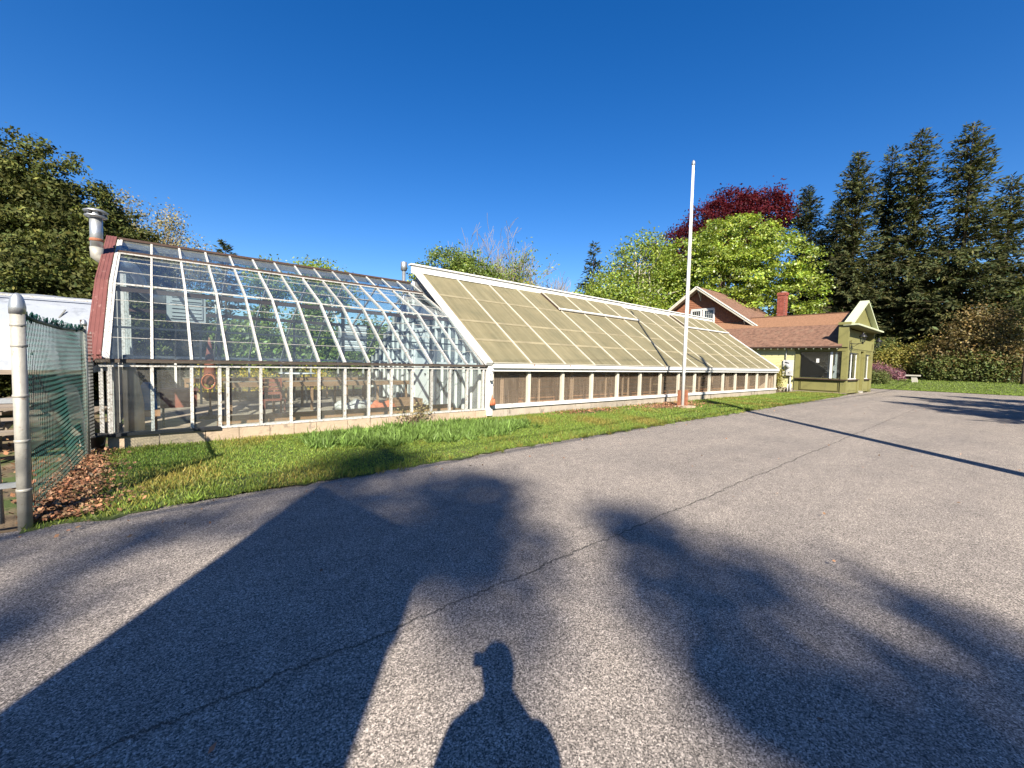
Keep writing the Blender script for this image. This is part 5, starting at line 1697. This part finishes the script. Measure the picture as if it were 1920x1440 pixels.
far_house('white house half hidden behind the large bronze shrub', (108, 6.0, 0.7), (9, 7, 6.4), 3.2)
far_house('tall white house at the far right edge of the view', (120, -1.5, 0.7), (9, 9, 10.5), 4)

# ================================================================== TREES AND SHRUBS
# --- left: dense evergreens behind the tunnel
def cedar(label, loc, h, w, mat='needle_cedar', n_cl=1250, per=74, leaf=0.15):
    """dense upright evergreen: a stack of lobes, ragged outline"""
    lobes = []
    k = 9
    for i in range(k):
        u = i / (k - 1)
        r = w / 2 * (0.62 + 0.5 * math.sin(min(1, u * 1.5 + 0.25) * math.pi * 0.62)) * (1 - u ** 5 * 0.5)
        for j in range(3):
            a = rng.random() * 6.28
            lobes.append((math.cos(a) * r * 0.35, math.sin(a) * r * 0.35, h * (0.06 + 0.86 * u), r * 0.8, r * 0.8, h * 0.13))
    return broadleaf('evergreen_tree', label, loc, lobes, n_cl, per, leaf, mat, trunk_r=0.24, trunk_h=h * 0.85, sig=0.17, group='evergreens behind the tunnel',
                     limbs=14, shell=0.5, up=0.15, aspect=0.5, clv=0.4)
cedar('tall dense evergreen, the one cut off by the left edge', (-5.6, 24.8, -.05), 9.1, 6.0)
cedar('tall dense evergreen with rounded top at the left, highest of its row', (-3.2, 24.0, -.05), 9.0, 5.0)
cedar('dense evergreen stepping down beside the galvanised flue', (-1.5, 24.8, -.05), 7.9, 3.8, n_cl=1100)
cedar('low bushy evergreen just above the tunnel, left of the flue', (-2.9, 21.3, -.05), 5.3, 3.2, n_cl=700)
cedar('low bushy evergreen directly behind the red gable edge', (-1.35, 21.2, -.05), 5.2, 3.0, n_cl=700)
cedar('dark evergreen behind the others at the far left', (-9.5, 26.0, -.05), 9.0, 6.5, n_cl=400)

# --- budding trees behind the glasshouse
broadleaf('budding_tree', 'thinly leafed yellowish tree just right of the flue', (-2.0, 38.0, -.05), [(0, 0, 9.4, 1.7, 1.7, 2.9), (1.2, 0, 8.0, 1.5, 1.5, 2.2), (-1.0, 0, 8.2, 1.4, 1.4, 2.4), (.3, 0, 11.0, .9, .9, 1.2)], 420, 17, 0.15, 'leaf_bud', 'bark_grey', trunk_r=0.2, sig=0.34, group='budding trees behind the glasshouse', limbs=90, shell=0.2, limb_r=0.075, fork=0.3)
broadleaf('budding_tree', 'thinly leafed yellowish tree above the glasshouse ridge, right of its twin', (0.6, 38.0, -.05), [(-.5, 0, 8.6, 1.5, 1.5, 2.6), (1.1, 0, 8.0, 1.6, 1.6, 2.2), (.1, 0, 10.4, 1.0, 1.0, 1.3), (2.3, 0, 7.4, 1.0, 1.0, 1.6)], 420, 17, 0.15, 'leaf_bud', 'bark_grey', trunk_r=0.2, sig=0.34, group='budding trees behind the glasshouse', limbs=90, shell=0.2, limb_r=0.075, fork=0.3)
conifer('dark_conifer', 'small dark conifer tip showing above the glasshouse ridge', (6.2, 59.5, -.05), 15.0, 9.5, 'needle_dark', spray=0.8, step=0.6, dens=0.8)
broadleaf('leafy_tree', 'small pale treetop peeping over the glasshouse ridge beside the dark conifer', (9.2, 54.0, -.05), [(0, 0, 10.2, 2.2, 2.2, 2.2), (1, 0, 9, 2.0, 2, 2)], 130, 22, 0.30, 'leaf_fresh', sig=0.5, shell=0.3)
broadleaf('leafy_tree', 'pale green treetop over the middle of the glasshouse ridge', (13.6, 48.0, -.05), [(-1, 0.6, 9.5, 2.3, 2.3, 2.4), (1.2, -.6, 9.0, 2.4, 2.4, 2.3), (0, 0, 10.3, 1.7, 1.7, 1.7)], 220, 26, 0.30, 'leaf_fresh', sig=0.5, shell=0.35)
# hedge trees seen through the panes
hz = [(-3.0, 27.5, 4.6, 3.2), (0.8, 27.2, 5.3, 3.0), (4.3, 28.0, 4.7, 2.8), (7.6, 28.4, 5.5, 3.2), (11.0, 28.4, 4.8, 2.8), (14.4, 29.2, 5.6, 3.4)]
hl = ['behind the left end of the glasshouse', 'behind the second bay group of the glasshouse', 'behind the middle of the glasshouse, left of centre', 'behind the middle of the glasshouse, right of centre', 'behind the partition end of the glasshouse', 'behind the gable of the shaded greenhouse']
for (x, y, h, w), l in zip(hz, hl):
    broadleaf('hedge_tree', 'rounded green tree seen through the panes ' + l, (x, y, -.05), [(0, 0, h * .52, w / 2, w / 2, h * .42), (w * .2, 0, h * .3, w / 2, w / 2, h * .28), (-w * .25, 0, h * .35, w * .4, w * .4, h * .3)], 330, 26, 0.22, 'leaf_green', group='trees seen through the glasshouse', trunk_r=0.12, sig=0.3, shell=0.45, clv=0.3)
for k, (x, y, w) in enumerate(((1.6, 21.2, 1.1), (3.3, 21.4, 1.3), (5.6, 21.0, 0.9))):
    shrub('yellow_shrub', ['low golden shrub behind the glasshouse, the left one', 'golden shrub behind the glasshouse, biggest of the row', 'small golden shrub behind the glasshouse, the right one'][k], (x, y, -.05),
          [(0, 0, .55, w / 2, w / 2, .55), (w * .3, 0, .4, w * .35, w * .35, .4)], 120, 16, 0.10, 'leaf_yellow', group='golden shrubs behind the glasshouse')

# --- middle
broadleaf('round_tree', 'dense round green tree behind the peak of the shaded greenhouse', (19.2, 30.3, -.05),
          [(-.6, .3, 8.2, 2.9, 2.9, 2.8), (.9, -.9, 7.6, 3.0, 3.0, 2.7), (-1.6, 1.6, 6.8, 2.6, 2.6, 2.6), (2.2, -2.0, 6.4, 2.5, 2.5, 2.3), (0, 0, 5.2, 3.4, 3.4, 2.6)], 1300, 34, 0.20, 'leaf_green', trunk_r=0.25, sig=0.24, shell=0.6, amt=0.3, clv=0.3)
bare_tree('bare_tree', 'leafless grey tree with fine upright twigs right of the round tree', (30.4, 37.2, -.05), 15.8, 5.0, 'bark_grey', None, 0, 'leafless trees behind the greenhouse', r0=0.17, stems=2)
bare_tree('bare_tree', 'leafless twiggy tree behind the round tree, leftmost of the bare ones', (27.0, 38.5, -.05), 15.2, 4.6, 'bark_grey', None, 0, 'leafless trees behind the greenhouse', r0=0.16, stems=2)
bare_tree('bare_tree', 'thin tree with a green haze of new leaves between the bare trees', (28.5, 35.0, -.05), 13.6, 4.2, 'bark_grey', 'leaf_fresh', 6000, 'leafless trees behind the greenhouse', r0=0.15, leafs=0.24, stems=2)
shrub('olive_bush', 'olive brown bush above the ridge below the bare trees', (26.3, 30.0, -.05), [(0, 0, 6.0, 2.3, 2.3, 3.2), (1.4, -1.2, 5.4, 2.0, 2.0, 3.0), (-1.2, 1.0, 5.6, 1.8, 1.8, 3.0)], 420, 22, 0.20, 'leaf_olive', cat='bush')
bare_tree('bare_tree', 'slender leafless tree standing alone against the sky near the spruce', (34.2, 31.0, -.05), 12.9, 4.0, 'bark_grey', None, 0, 'leafless trees behind the greenhouse', r0=0.13, stems=1)
bare_tree('bare_tree', 'short leafless sapling left of the slender bare tree', (32.0, 31.4, -.05), 10.8, 3.4, 'bark_grey', None, 0, 'leafless trees behind the greenhouse', r0=0.11, stems=1)
conifer('spruce_tree', 'narrow bluish spruce behind the middle of the long roof', (40.2, 33.0, -.05), 16.2, 9.6, 'needle_dark', spray=0.7, step=0.55, dens=1.0, group='spruces', droop=0.3)
conifer('spruce_tree', 'thin bluish spruce half hidden by the tall limbed tree', (43.0, 31.0, -.05), 15.8, 8.4, 'needle_dark', spray=0.7, step=0.55, dens=0.9, group='spruces', droop=0.3, thin_top=0.3)
broadleaf('limbed_tree', 'tall green tree with pale bare limbs showing, left of the big lime green tree', (37.0, 24.5, -.05),
          [(0, 0, 12.0, 3.0, 3.0, 2.6), (-1.6, 1.4, 9.4, 2.8, 2.8, 2.8), (1.6, -1.4, 9.0, 2.6, 2.6, 3.0), (0, 0, 6.4, 3.2, 3.2, 3.0), (.6, -.6, 13.4, 1.7, 1.7, 1.5)], 520, 20, 0.26, 'leaf_fresh', 'bark_pale', trunk_r=0.3, trunk_h=13, sig=0.42, shell=0.45, limbs=44, limb_r=0.17)
broadleaf('leafy_tree', 'low dense bright green tree just above the long roof', (32.2, 24.2, -.05),
          [(0, 0, 7.0, 2.8, 2.8, 2.9), (-1.6, 1.6, 6.0, 2.3, 2.3, 2.6), (1.7, -1.7, 6.3, 2.4, 2.4, 2.6), (0, 0, 4.0, 3, 3, 2.6)], 560, 28, 0.24, 'leaf_fresh', trunk_r=0.2, sig=0.34, shell=0.6, clv=0.25)
broadleaf('leafy_tree', 'olive green tree filling the gap below the bluish spruce', (37.8, 30.0, -.05), [(0, 0, 6.2, 3.2, 3.2, 3.2), (2, -2, 6.5, 2.6, 2.6, 3)], 360, 26, 0.26, 'leaf_olive', trunk_r=0.2, sig=0.4, shell=0.55)
# --- big lime maple and copper beech
broadleaf('lime_green_tree', 'great lime green tree with layered foliage behind the cottage roof', (45.6, 19.6, -.05),
          [(0, -1.0, 14.0, 4.2, 4.2, 3.2), (-2.2, 2.8, 12.3, 4.0, 4.0, 3.0), (1.4, -3.8, 12.0, 3.7, 3.7, 3.2), (-2.6, 4.8, 9.2, 3.6, 3.6, 3.0), (2.0, -4.9, 8.6, 3.3, 3.3, 3.2), (-1.5, 0, 10.4, 5.0, 5.0, 3.6), (-1.0, 1, 7, 5.5, 5.5, 3.2), (0.5, 1.0, 15.2, 2.2, 2.2, 1.9)],
          1250, 52, 0.26, 'leaf_lime', trunk_r=0.5, sig=0.36, shell=0.66, up=0.9, amt=0.28, clv=0.3, flat=0.4)
broadleaf('leafy_tree', 'lime green tree crown between the limbed tree and the flagpole', (44.8, 26.8, -.05), [(0, 0, 9.6, 3.4, 3.4, 3.6), (-1.5, 1.5, 7.0, 3.4, 3.4, 3.2), (1, -1, 12.0, 2.2, 2.2, 2.0), (0, 0, 5, 3.6, 3.6, 3)], 640, 28, 0.28, 'leaf_lime', trunk_r=0.3, sig=0.4, shell=0.6, clv=0.25)
broadleaf('copper_beech', 'dark red copper beech crown behind the lime green tree', (60.5, 27.0, -.05),
          [(0, 0, 19.5, 6.2, 6.2, 5.4), (1.2, -3.6, 21.6, 4.4, 4.4, 4.0), (-1.5, 4.5, 17.5, 5.0, 5.0, 4.6), (.5, -1.0, 22.8, 3.6, 3.6, 3.2), (1.5, -5.4, 22.0, 2.6, 2.6, 2.6), (-2, 7, 15.4, 3.4, 3.4, 3.4)],
          1500, 34, 0.30, 'leaf_copper', trunk_r=0.6, sig=0.42, shell=0.6, up=0.5, clv=0.22)

# --- spruces on the right
pr = lambda u: max(0.03, (1 - u)) ** 0.66 * (0.82 + 0.18 * math.sin(3 + 13 * u))
SP = [((63.5, 17.9), 24.6, 10.5, 'spruce left of the row, its tip beside the lime green tree', 'needle_dark', 0.1),
      ((68.0, 15.6), 23.4, 11.0, 'shorter spruce in the gap left of the tall ones', 'needle_dark', 0.1),
      ((62.5, 12.7), 27.0, 11.0, 'tall ragged spruce directly above the false gable', 'needle_spruce', 0.25),
      ((68.0, 10.6), 28.2, 10.0, 'tall thin spruce with reddish cones, third of the tall ones', 'needle_spruce', 0.35),
      ((65.5, 7.9), 28.6, 12.6, 'tall spruce with upswept limbs right of the false gable', 'needle_spruce', 0.3),
      ((65.0, 3.9), 27.6, 13.0, 'tallest looking spruce at the right with a broad open top', 'needle_spruce', 0.35),
      ((68.0, 1.0), 22.0, 11.0, 'spruce at the right edge, lower than its neighbours', 'needle_spruce', 0.15),
      ((71.0, 6.3), 17.0, 8.0, 'dark lower spruce filling the middle of the row', 'needle_dark', 0.0),
      ((72.0, 18.2), 21.0, 11.0, 'broad spruce closing the gap beside the lime green tree', 'needle_dark', 0.0),
      ((66.5, 14.4), 16.0, 9.0, 'dark lower spruce behind the shop ridge', 'needle_dark', 0.0)]
for (c, h, w, l, mt, th) in SP:
    conifer('spruce_tree', l, (c[0], c[1], 0.6), h - 0.6, w, mt, spray=0.58, step=0.42, nb=11, dens=1.2, prof=pr, group='spruces', droop=0.22, thin_top=th, trunk_r=0.32)

# --- shrubs below the spruces
shrub('bronze_shrub', 'very large bronze and green shrub at the right of the lawn', (59.0, 2.6, 0.72), [(0, -.3, 3.0, 2.6, 3.0, 3.3), (0, -1.0, 5.0, 2.2, 2.3, 2.2), (-.5, 1.7, 1.8, 2.0, 1.8, 2.0), (-.4, -2.2, 2.0, 2.0, 1.8, 2.2)], 700, 30, 0.22, 'leaf_brown_shrub', cat='bush', stems=60, shell=0.55, clv=0.3)
shrub('green_shrub', 'dark green skirt of leaves in front of the large bronze shrub', (57.4, 2.0, 0.70), [(0, 0, 1.2, 1.4, 3.6, 1.6), (0, 2.2, 1.2, 1.3, 2.0, 1.4)], 340, 26, 0.20, 'leaf_shrub', cat='bush', stems=30)
shrub('green_shrub', 'olive green spreading shrub behind the stone bench', (60.0, 7.0, 0.73), [(0, 0, 1.8, 1.8, 2.3, 1.9), (0, 1.6, 1.5, 1.6, 1.5, 1.5), (0.3, -1.6, 2.3, 1.6, 1.5, 1.8)], 420, 26, 0.20, 'leaf_olive', cat='bush', stems=30)
shrub('green_shrub', 'tall dark shrub between the spruces and the pink azalea', (62.5, 9.6, 0.73), [(0, 0, 2.2, 1.8, 2.2, 2.3)], 240, 26, 0.22, 'leaf_shrub', cat='bush', stems=20)
shrub('pink_azalea', 'pink flowering azalea at the corner of the shop', (56.2, 8.0, 0.66), [(0, .2, .6, 1.0, 1.1, .65), (0, -.7, .4, .7, .6, .4), (0, .9, .95, .7, .7, .5)], 240, 28, 0.13, 'petal_pink', cat='shrub', stems=20)
shrub('clipped_hedge', 'small clipped green hedge beside the pink azalea', (52.4, 8.1, 0.32), [(0, 0, .6, .55, .75, .62), (0, .5, .6, .55, .5, .6), (0, -.4, .55, .5, .5, .55)], 200, 26, 0.10, 'leaf_shrub', cat='hedge', stems=14, shell=0.6)
broadleaf('street_tree', 'pale trunked tree with yellow green leaves at the right edge', (71.5, 0.75, 0.75), [(0, 0, 8.5, 2.6, 2.6, 2.4), (0, -2, 9.5, 2.6, 2.6, 2.6), (1, 1.5, 7.0, 1.8, 1.8, 1.4)], 220, 20, 0.30, 'leaf_fresh', 'bark_pale', trunk_r=0.34, trunk_h=8, sig=0.45, shell=0.3)
broadleaf('street_tree', 'dark trunk cut off by the right edge of the view', (56.0, -0.75, 0.7), [(0, -1.6, 7.4, 2.2, 2.2, 1.8)], 140, 20, 0.26, 'leaf_shrub', trunk_r=0.16, trunk_h=7, sig=0.4, shell=0.3)
# distant tree line closing the horizon
ft = []
for k in range(40):
    a = rad(-6 + 118 * k / 39)
    r = 125 + 18 * math.sin(k * 2.3)
    ft.append((math.cos(a) * r, math.sin(a) * r, 4.0 + 1.2 * math.sin(k * 1.7), 7, 7, 5.5 + 1.5 * math.sin(k * 3.1)))
cc, dd = clumps(ft, 2600, 0.5)
n = 2600 * 14
ci = np.repeat(np.arange(2600), 14)
nrm, ta, tb = rand_frame(n, dd[ci] + np.array([0, 0, .5]), .8)
ln = 0.9 * rng.uniform(.6, 1.3, n)[:, None] / 2
stuff(quads('distant_woods', 'leaf_green', cc[ci] + rng.normal(0, 1, (n, 3)) * 1.0, ta * ln, tb * ln * .7, tints(n, np.exp(rng.normal(0, .25, 2600))[ci]), None), 'distant green woods closing the horizon', 'woods')

# ================================================================== BEHIND THE CAMERA: what throws the foreground shadows
ux, uy = math.cos(rad(52.4)), math.sin(rad(52.4))
SH = lambda d_, lat_, z_: (ux * d_ + uy * lat_, uy * d_ - ux * lat_, z_)      # d along the shadows, lat to their right
t = thing('added_shadow_caster', 'tall narrow boarded kiosk added unseen behind the viewer to throw the pointed shadow', 'shadow_caster', SH(-3.2, -1.34, 0))  # real caster unknown: unseen block shaped only to match its shadow outline
KL_, KR_, KF, KB = -2.15, -0.53, -2.6, -3.8
b = B()
b.prism([SH(KF - .02, KL_ + .02, 0), SH(KF - .02, KR_ - .02, 0), SH(KF - .02, KR_ - .02, 4.42), SH(KF - .02, KL_ + .02, 5.58)], Vector(SH(KB - KF + .04, 0, 0)))
b.build('wall', 'wood_grey', t)
rz_ = math.atan2(uy, ux)
for k in range(11):
    la = KL_ + (KR_ - KL_) * (k + .5) / 11
    hz_ = 5.60 + (4.44 - 5.60) * (k + .5) / 11
    c_ = SH(KF, la, hz_ / 2)
    box('board', 'grey_board', t, c_, (0.025, (KR_ - KL_) / 11 - 0.008, hz_), 0, 0, rz_)
b = B()
b.prism([SH(KF + .06, KL_ - .01, 5.62), SH(KF + .06, KR_ + .02, 4.44), SH(KF + .06, KR_ + .02, 4.50), SH(KF + .06, KL_ - .01, 5.68)], Vector(SH(KB - KF - .1, 0, 0)))
b.build('roof', 'dark_brown', t)
ko = thing('shadow_globe', 'unseen globe added for the lump in the shadow outline, at the kiosk eave', 'lamp', SH(KF, KR_, 4.3))  # added globe, out of view, puts the round lump into that shadow
B().lathe(SH(KF - .1, KR_ + 0.10, 4.44), [(0.03, -0.13), (0.10, -0.09), (0.135, 0.0), (0.10, 0.09), (0.03, 0.13)], 14).build('globe', 'white_clean', ko, True)
B().tube([SH(KF - .1, KR_ - .02, 4.2), SH(KF - .1, KR_ + .08, 4.22), SH(KF - .1, KR_ + .10, 4.33)], 0.02, 6).build('bracket', 'dark_steel', ko)
# tall slim poplars well behind the viewer: they only throw broad soft bands over the driveway
for q, lat, top, r_, zlo, dens_, l in ((29.0, 1.40, 24.4, 0.50, 18.5, 1.0, 'the densest, straight back'), (29.0, 2.15, 23.8, 0.24, 18.5, 0.8, 'thin, second to the right'), (30.0, 3.05, 24.0, 0.32, 19.5, 0.8, 'third to the right'),
                                       (30.0, 0.15, 26.0, 0.8, 23.9, 0.75, 'tallest, only its head dense'), (30.5, -0.75, 26.4, 0.8, 24.2, 0.75, 'tallest to the left'), (30.0, -3.0, 24.7, 0.45, 20.5, 0.8, 'second to the left'), (31.0, -4.1, 25.3, 0.5, 22.0, 0.8, 'furthest left'),
                                       (30.0, -1.9, 26.6, 0.9, 25.0, 0.8, 'broad headed, behind the kiosk'), (30.0, 4.3, 22.8, 0.25, 19.0, 0.7, 'furthest right')):
    bx_, by_, _ = SH(-q, lat, 0)
    nl = max(2, int((top - zlo) / 0.9))
    lobes = [(rng.normal(0, r_ * .25), rng.normal(0, r_ * .25), zlo + (top - zlo) * (j + .5) / nl, r_ * rng.uniform(.7, 1.1), r_ * rng.uniform(.7, 1.1), (top - zlo) / nl * .75) for j in range(nl)]
    broadleaf('poplar_tree', 'tall slim poplar far behind the viewer, ' + l, (bx_, by_, -.05), lobes, int(22 * nl * (0.6 + r_) * dens_), 15, 0.24, 'leaf_fresh', 'bark_grey', trunk_r=0.13, trunk_h=top - 1.2, sig=0.2, shell=0.15, limbs=10, group='poplars behind the viewer', fork=0.7, limb_r=0.03)
conifer('roadside_spruce', 'spruce off to the right throwing a pointed shadow on the driveway, nearer one', (21.0, -6.4, -.05), 9.4, 8.0, 'needle_spruce', spray=0.6, step=0.4, nb=8)
conifer('roadside_spruce', 'spruce off to the right throwing a pointed shadow on the driveway, farther one', (27.8, -6.2, -.05), 9.6, 9.0, 'needle_spruce', spray=0.6, step=0.4, nb=8)
conifer('roadside_spruce', 'spruce off to the right between the two that shade the driveway', (24.4, -7.4, -.05), 9.2, 9.0, 'needle_spruce', spray=0.6, step=0.4, nb=8)
conifer('roadside_spruce', 'spruce off to the right, closest to the utility pole', (17.6, -8.0, -.05), 9.0, 9.0, 'needle_spruce', spray=0.6, step=0.4, nb=8)
conifer('roadside_spruce', 'spruce off to the right, the last of the roadside row', (31.5, -9.0, -.05), 10.5, 9.5, 'needle_spruce', spray=0.6, step=0.4, nb=8)
# utility pole and lines
t = thing('utility_pole', 'leaning wooden utility pole with transformer to the right of the viewer', 'utility pole', (8.65, -2.15, 0))
P0, P1 = Vector((8.65, -2.15, -0.3)), Vector((9.34, -4.3, 14.9))
pl = lambda f: P0 + (P1 - P0) * f
B().tube([pl(0), pl(.5), pl(1)], [0.17, 0.145, 0.12], 12).build('pole', 'pole_wood', t, True)
for f, w in ((0.93, 1.2), (0.63, 0.7)):
    c = pl(f)
    B().box((c.x, c.y + 0.12, c.z), (0.10, w * 2, 0.12)).build('crossarm', 'pole_wood', t)
c = pl(0.72)
B().lathe((c.x - 0.1, c.y + 0.42, c.z - 0.5), [(0.22, 0), (0.25, 0.1), (0.25, 0.85), (0.2, 0.95), (0.05, 1.0)], 14).build('transformer', 'meter_grey', t, True)
B().box((c.x - 0.05, c.y + 0.16, c.z), (0.08, 0.2, 0.4)).build('mount', 'dark_steel', t)
for k, (dz, dy, rr) in enumerate(((0.0, 0.0, 0.03), (0.45, 0.25, 0.022), (3.9, -0.9, 0.012), (3.9, 0.9, 0.012))):
    c = pl(0.60)
    pts = []
    for i in range(25):
        u = i / 12 - 1
        xx = c.x + 38 * u
        sag = 1.1 * (1 - (2 * abs(u) - 1) ** 2) * 0.5
        pts.append((xx, c.y + dy + 0.25 + 0.6 * u - 0.3 * abs(u), c.z + dz - sag))
    o = B().tube(pts, rr, 5).build('overhead_cable', 'lamp_black', None)
    solo(o, 'overhead cable along the driveway behind the viewer, %s' % ['the lowest thick one', 'second from the bottom', 'upper one nearer the viewer', 'upper one farther back'][k], 'cable', 'overhead cables')

# the photographer, standing behind the camera with both hands on the phone
def person():
    t = thing('person', 'person in a dark jacket holding a phone up in the right hand', 'person', (-0.16, -0.24, 0))
    f = Vector((math.cos(YAW), math.sin(YAW), 0))
    r = Vector((math.sin(YAW), -math.cos(YAW), 0))
    o0 = -f * 0.225 + r * 0.065
    P = lambda a, s_, z: tuple(o0 + f * a + r * s_ + Vector((0, 0, z)))
    ph = Vector((0, 0, CAM_H)) - f * 0.035
    V, E, Rr = [], [], []
    def chain(pts, start=None):
        last = start
        for p, rad_ in pts:
            V.append(p)
            Rr.append(rad_)
            i = len(V) - 1
            if last is not None:
                E.append((last, i))
            last = i
        return last
    pel = chain([(P(0, 0, 0.95), 0.155)])
    ch_ = chain([(P(0, 0, 1.15), 0.150), (P(0, 0, 1.34), 0.165)], pel)
    nk = chain([(P(0.01, 0, 1.48), 0.075), (P(0.03, 0, 1.56), 0.072), (P(0.05, 0, 1.65), 0.105), (P(0.05, 0, 1.73), 0.085)], ch_)
    hands = []
    for sd in (-1, 1):
        chain([(P(0, sd * 0.10, 0.86), 0.105), (P(0.02, sd * 0.12, 0.50), 0.072), (P(-0.01, sd * 0.13, 0.12), 0.050), (P(0.12, sd * 0.15, 0.05), 0.045)], pel)
        if sd < 0:          # left arm hangs relaxed at the side
            wr = Vector(P(0.06, -0.25, 0.90))
            chain([(P(0.0, -0.18, 1.40), 0.08), (P(-0.02, -0.24, 1.14), 0.060), (P(0.02, -0.25, 1.0), 0.050), (tuple(wr), 0.034)], ch_)
            hands.append((sd, wr))
            continue
        wr = ph + r * (sd * 0.075) - f * 0.06 + Vector((0, 0, -0.07))
        chain([(P(0.01, sd * 0.18, 1.40), 0.08), (P(0.08, sd * 0.20, 1.22), 0.068), (tuple((Vector(P(0.07, sd * 0.16, 1.24)) + wr) / 2), 0.062), (tuple(wr), 0.036)], ch_)
        hands.append((sd, wr))
    def skin(name, V, E, Rr, mat, parent, lv=2):
        me = bpy.data.meshes.new(name)
        o3 = off(parent)
        me.from_pydata([tuple(Vector(p) - o3) for p in V], E, [])
        me.materials.append(MATS[mat])
        ob = link(bpy.data.objects.new(name, me), parent)
        ob.modifiers.new('skin', 'SKIN')
        for i, sv in enumerate(me.skin_vertices[0].data):
            sv.radius = (Rr[i], Rr[i])
            sv.use_root = (i == 0)
        mm = ob.modifiers.new('sub', 'SUBSURF')
        mm.levels = mm.render_levels = lv
        return ob
    body = skin('body', V, E, Rr, 'jacket', t)
    for sd, wr in hands:
        dz = 1.0 if sd > 0 else -1.0
        hv, he, hr = [tuple(wr)], [], [0.026]
        palm = wr + f * 0.02 + Vector((0, 0, 0.055 * dz)) - r * sd * 0.012
        hv.append(tuple(palm)); he.append((0, 1)); hr.append(0.03)
        for k in range(4):
            if sd > 0:
                a = palm + Vector((0, 0, 0.03 - 0.022 * k)) - r * sd * 0.02
                pts = [a, a + f * 0.028 - r * sd * 0.028, a + f * 0.02 - r * sd * (0.058 - 0.004 * k)]
            else:
                a = palm + f * (0.03 - 0.020 * k) + Vector((0, 0, -0.03))
                pts = [a, a + Vector((0, 0, -0.035)) - r * sd * 0.008, a + Vector((0, 0, -0.062 + 0.006 * abs(k - 1))) - r * sd * 0.028]
            last = 1
            for q, rr in zip(pts, (0.010, 0.009, 0.008)):
                hv.append(tuple(q)); hr.append(rr); he.append((last, len(hv) - 1)); last = len(hv) - 1
        a = palm - f * 0.02 - r * sd * 0.02
        last = 1
        th_ = ((a, 0.012), (a - r * sd * 0.03 + Vector((0, 0, 0.02)) - f * 0.004, 0.010), (a - r * sd * 0.055 + Vector((0, 0, 0.03)), 0.009)) if sd > 0 else \
            ((palm + f * 0.03 + Vector((0, 0, 0.01)), 0.012), (palm + f * 0.05 + Vector((0, 0, -0.02)) - r * sd * 0.01, 0.010), (palm + f * 0.052 + Vector((0, 0, -0.05)) - r * sd * 0.02, 0.009))
        for q, rr in th_:
            hv.append(tuple(q)); hr.append(rr); he.append((last, len(hv) - 1)); last = len(hv) - 1
        skin('hand', hv, he, hr, 'skin', t, 1)
    # face, ears, hair
    hc = Vector(P(0.055, 0, 1.665))
    hd = B()
    def ell(b, c, rx, ry, rz, n=12, m_=8):
        prof = [(max(0.002, math.sin(math.pi * i / m_)), -math.cos(math.pi * i / m_)) for i in range(m_ + 1)]
        base = len(b.v)
        for pr_, pz in prof:
            for k in range(n):
                an = 2 * math.pi * k / n
                q = c + f * (rx * pr_ * math.cos(an)) + r * (ry * pr_ * math.sin(an)) + Vector((0, 0, rz * pz))
                b.v.append(tuple(q))
        for i in range(m_):
            for k in range(n):
                b.f.append((base + i * n + k, base + i * n + (k + 1) % n, base + (i + 1) * n + (k + 1) % n, base + (i + 1) * n + k))
    ell(hd, hc, 0.098, 0.078, 0.118)
    ell(hd, hc + f * 0.098 - Vector((0, 0, 0.012)), 0.016, 0.012, 0.024, 8, 5)
    for sd in (-1, 1):
        ell(hd, hc + r * sd * 0.080, 0.02, 0.010, 0.03, 8, 5)
    hd.build('head', 'skin', t, True)
    ey = B()
    for sd in (-1, 1):
        ell(ey, hc + f * 0.088 + r * sd * 0.031 + Vector((0, 0, 0.008)), 0.010, 0.013, 0.008, 8, 5)
    ey.build('eyes', 'lamp_black', t, True)
    mo = B()
    ell(mo, hc + f * 0.086 - Vector((0, 0, 0.055)), 0.008, 0.024, 0.006, 8, 5)
    mo.build('mouth', 'wood_red', t, True)
    ha = B()
    ell(ha, hc - f * 0.014 + Vector((0, 0, 0.022)), 0.104, 0.090, 0.118)
    ha.build('hair', 'dark_brown', t, True)
    p = thing('phone', 'thin dark phone held sideways in front of the face', 'phone', tuple(ph))
    box('case', 'lamp_black', p, ph, (0.009, 0.15, 0.074), 0, 0, YAW)
    box('screen', 'dark_steel', p, ph - f * 0.0052, (0.001, 0.144, 0.068), 0, 0, YAW)
person()
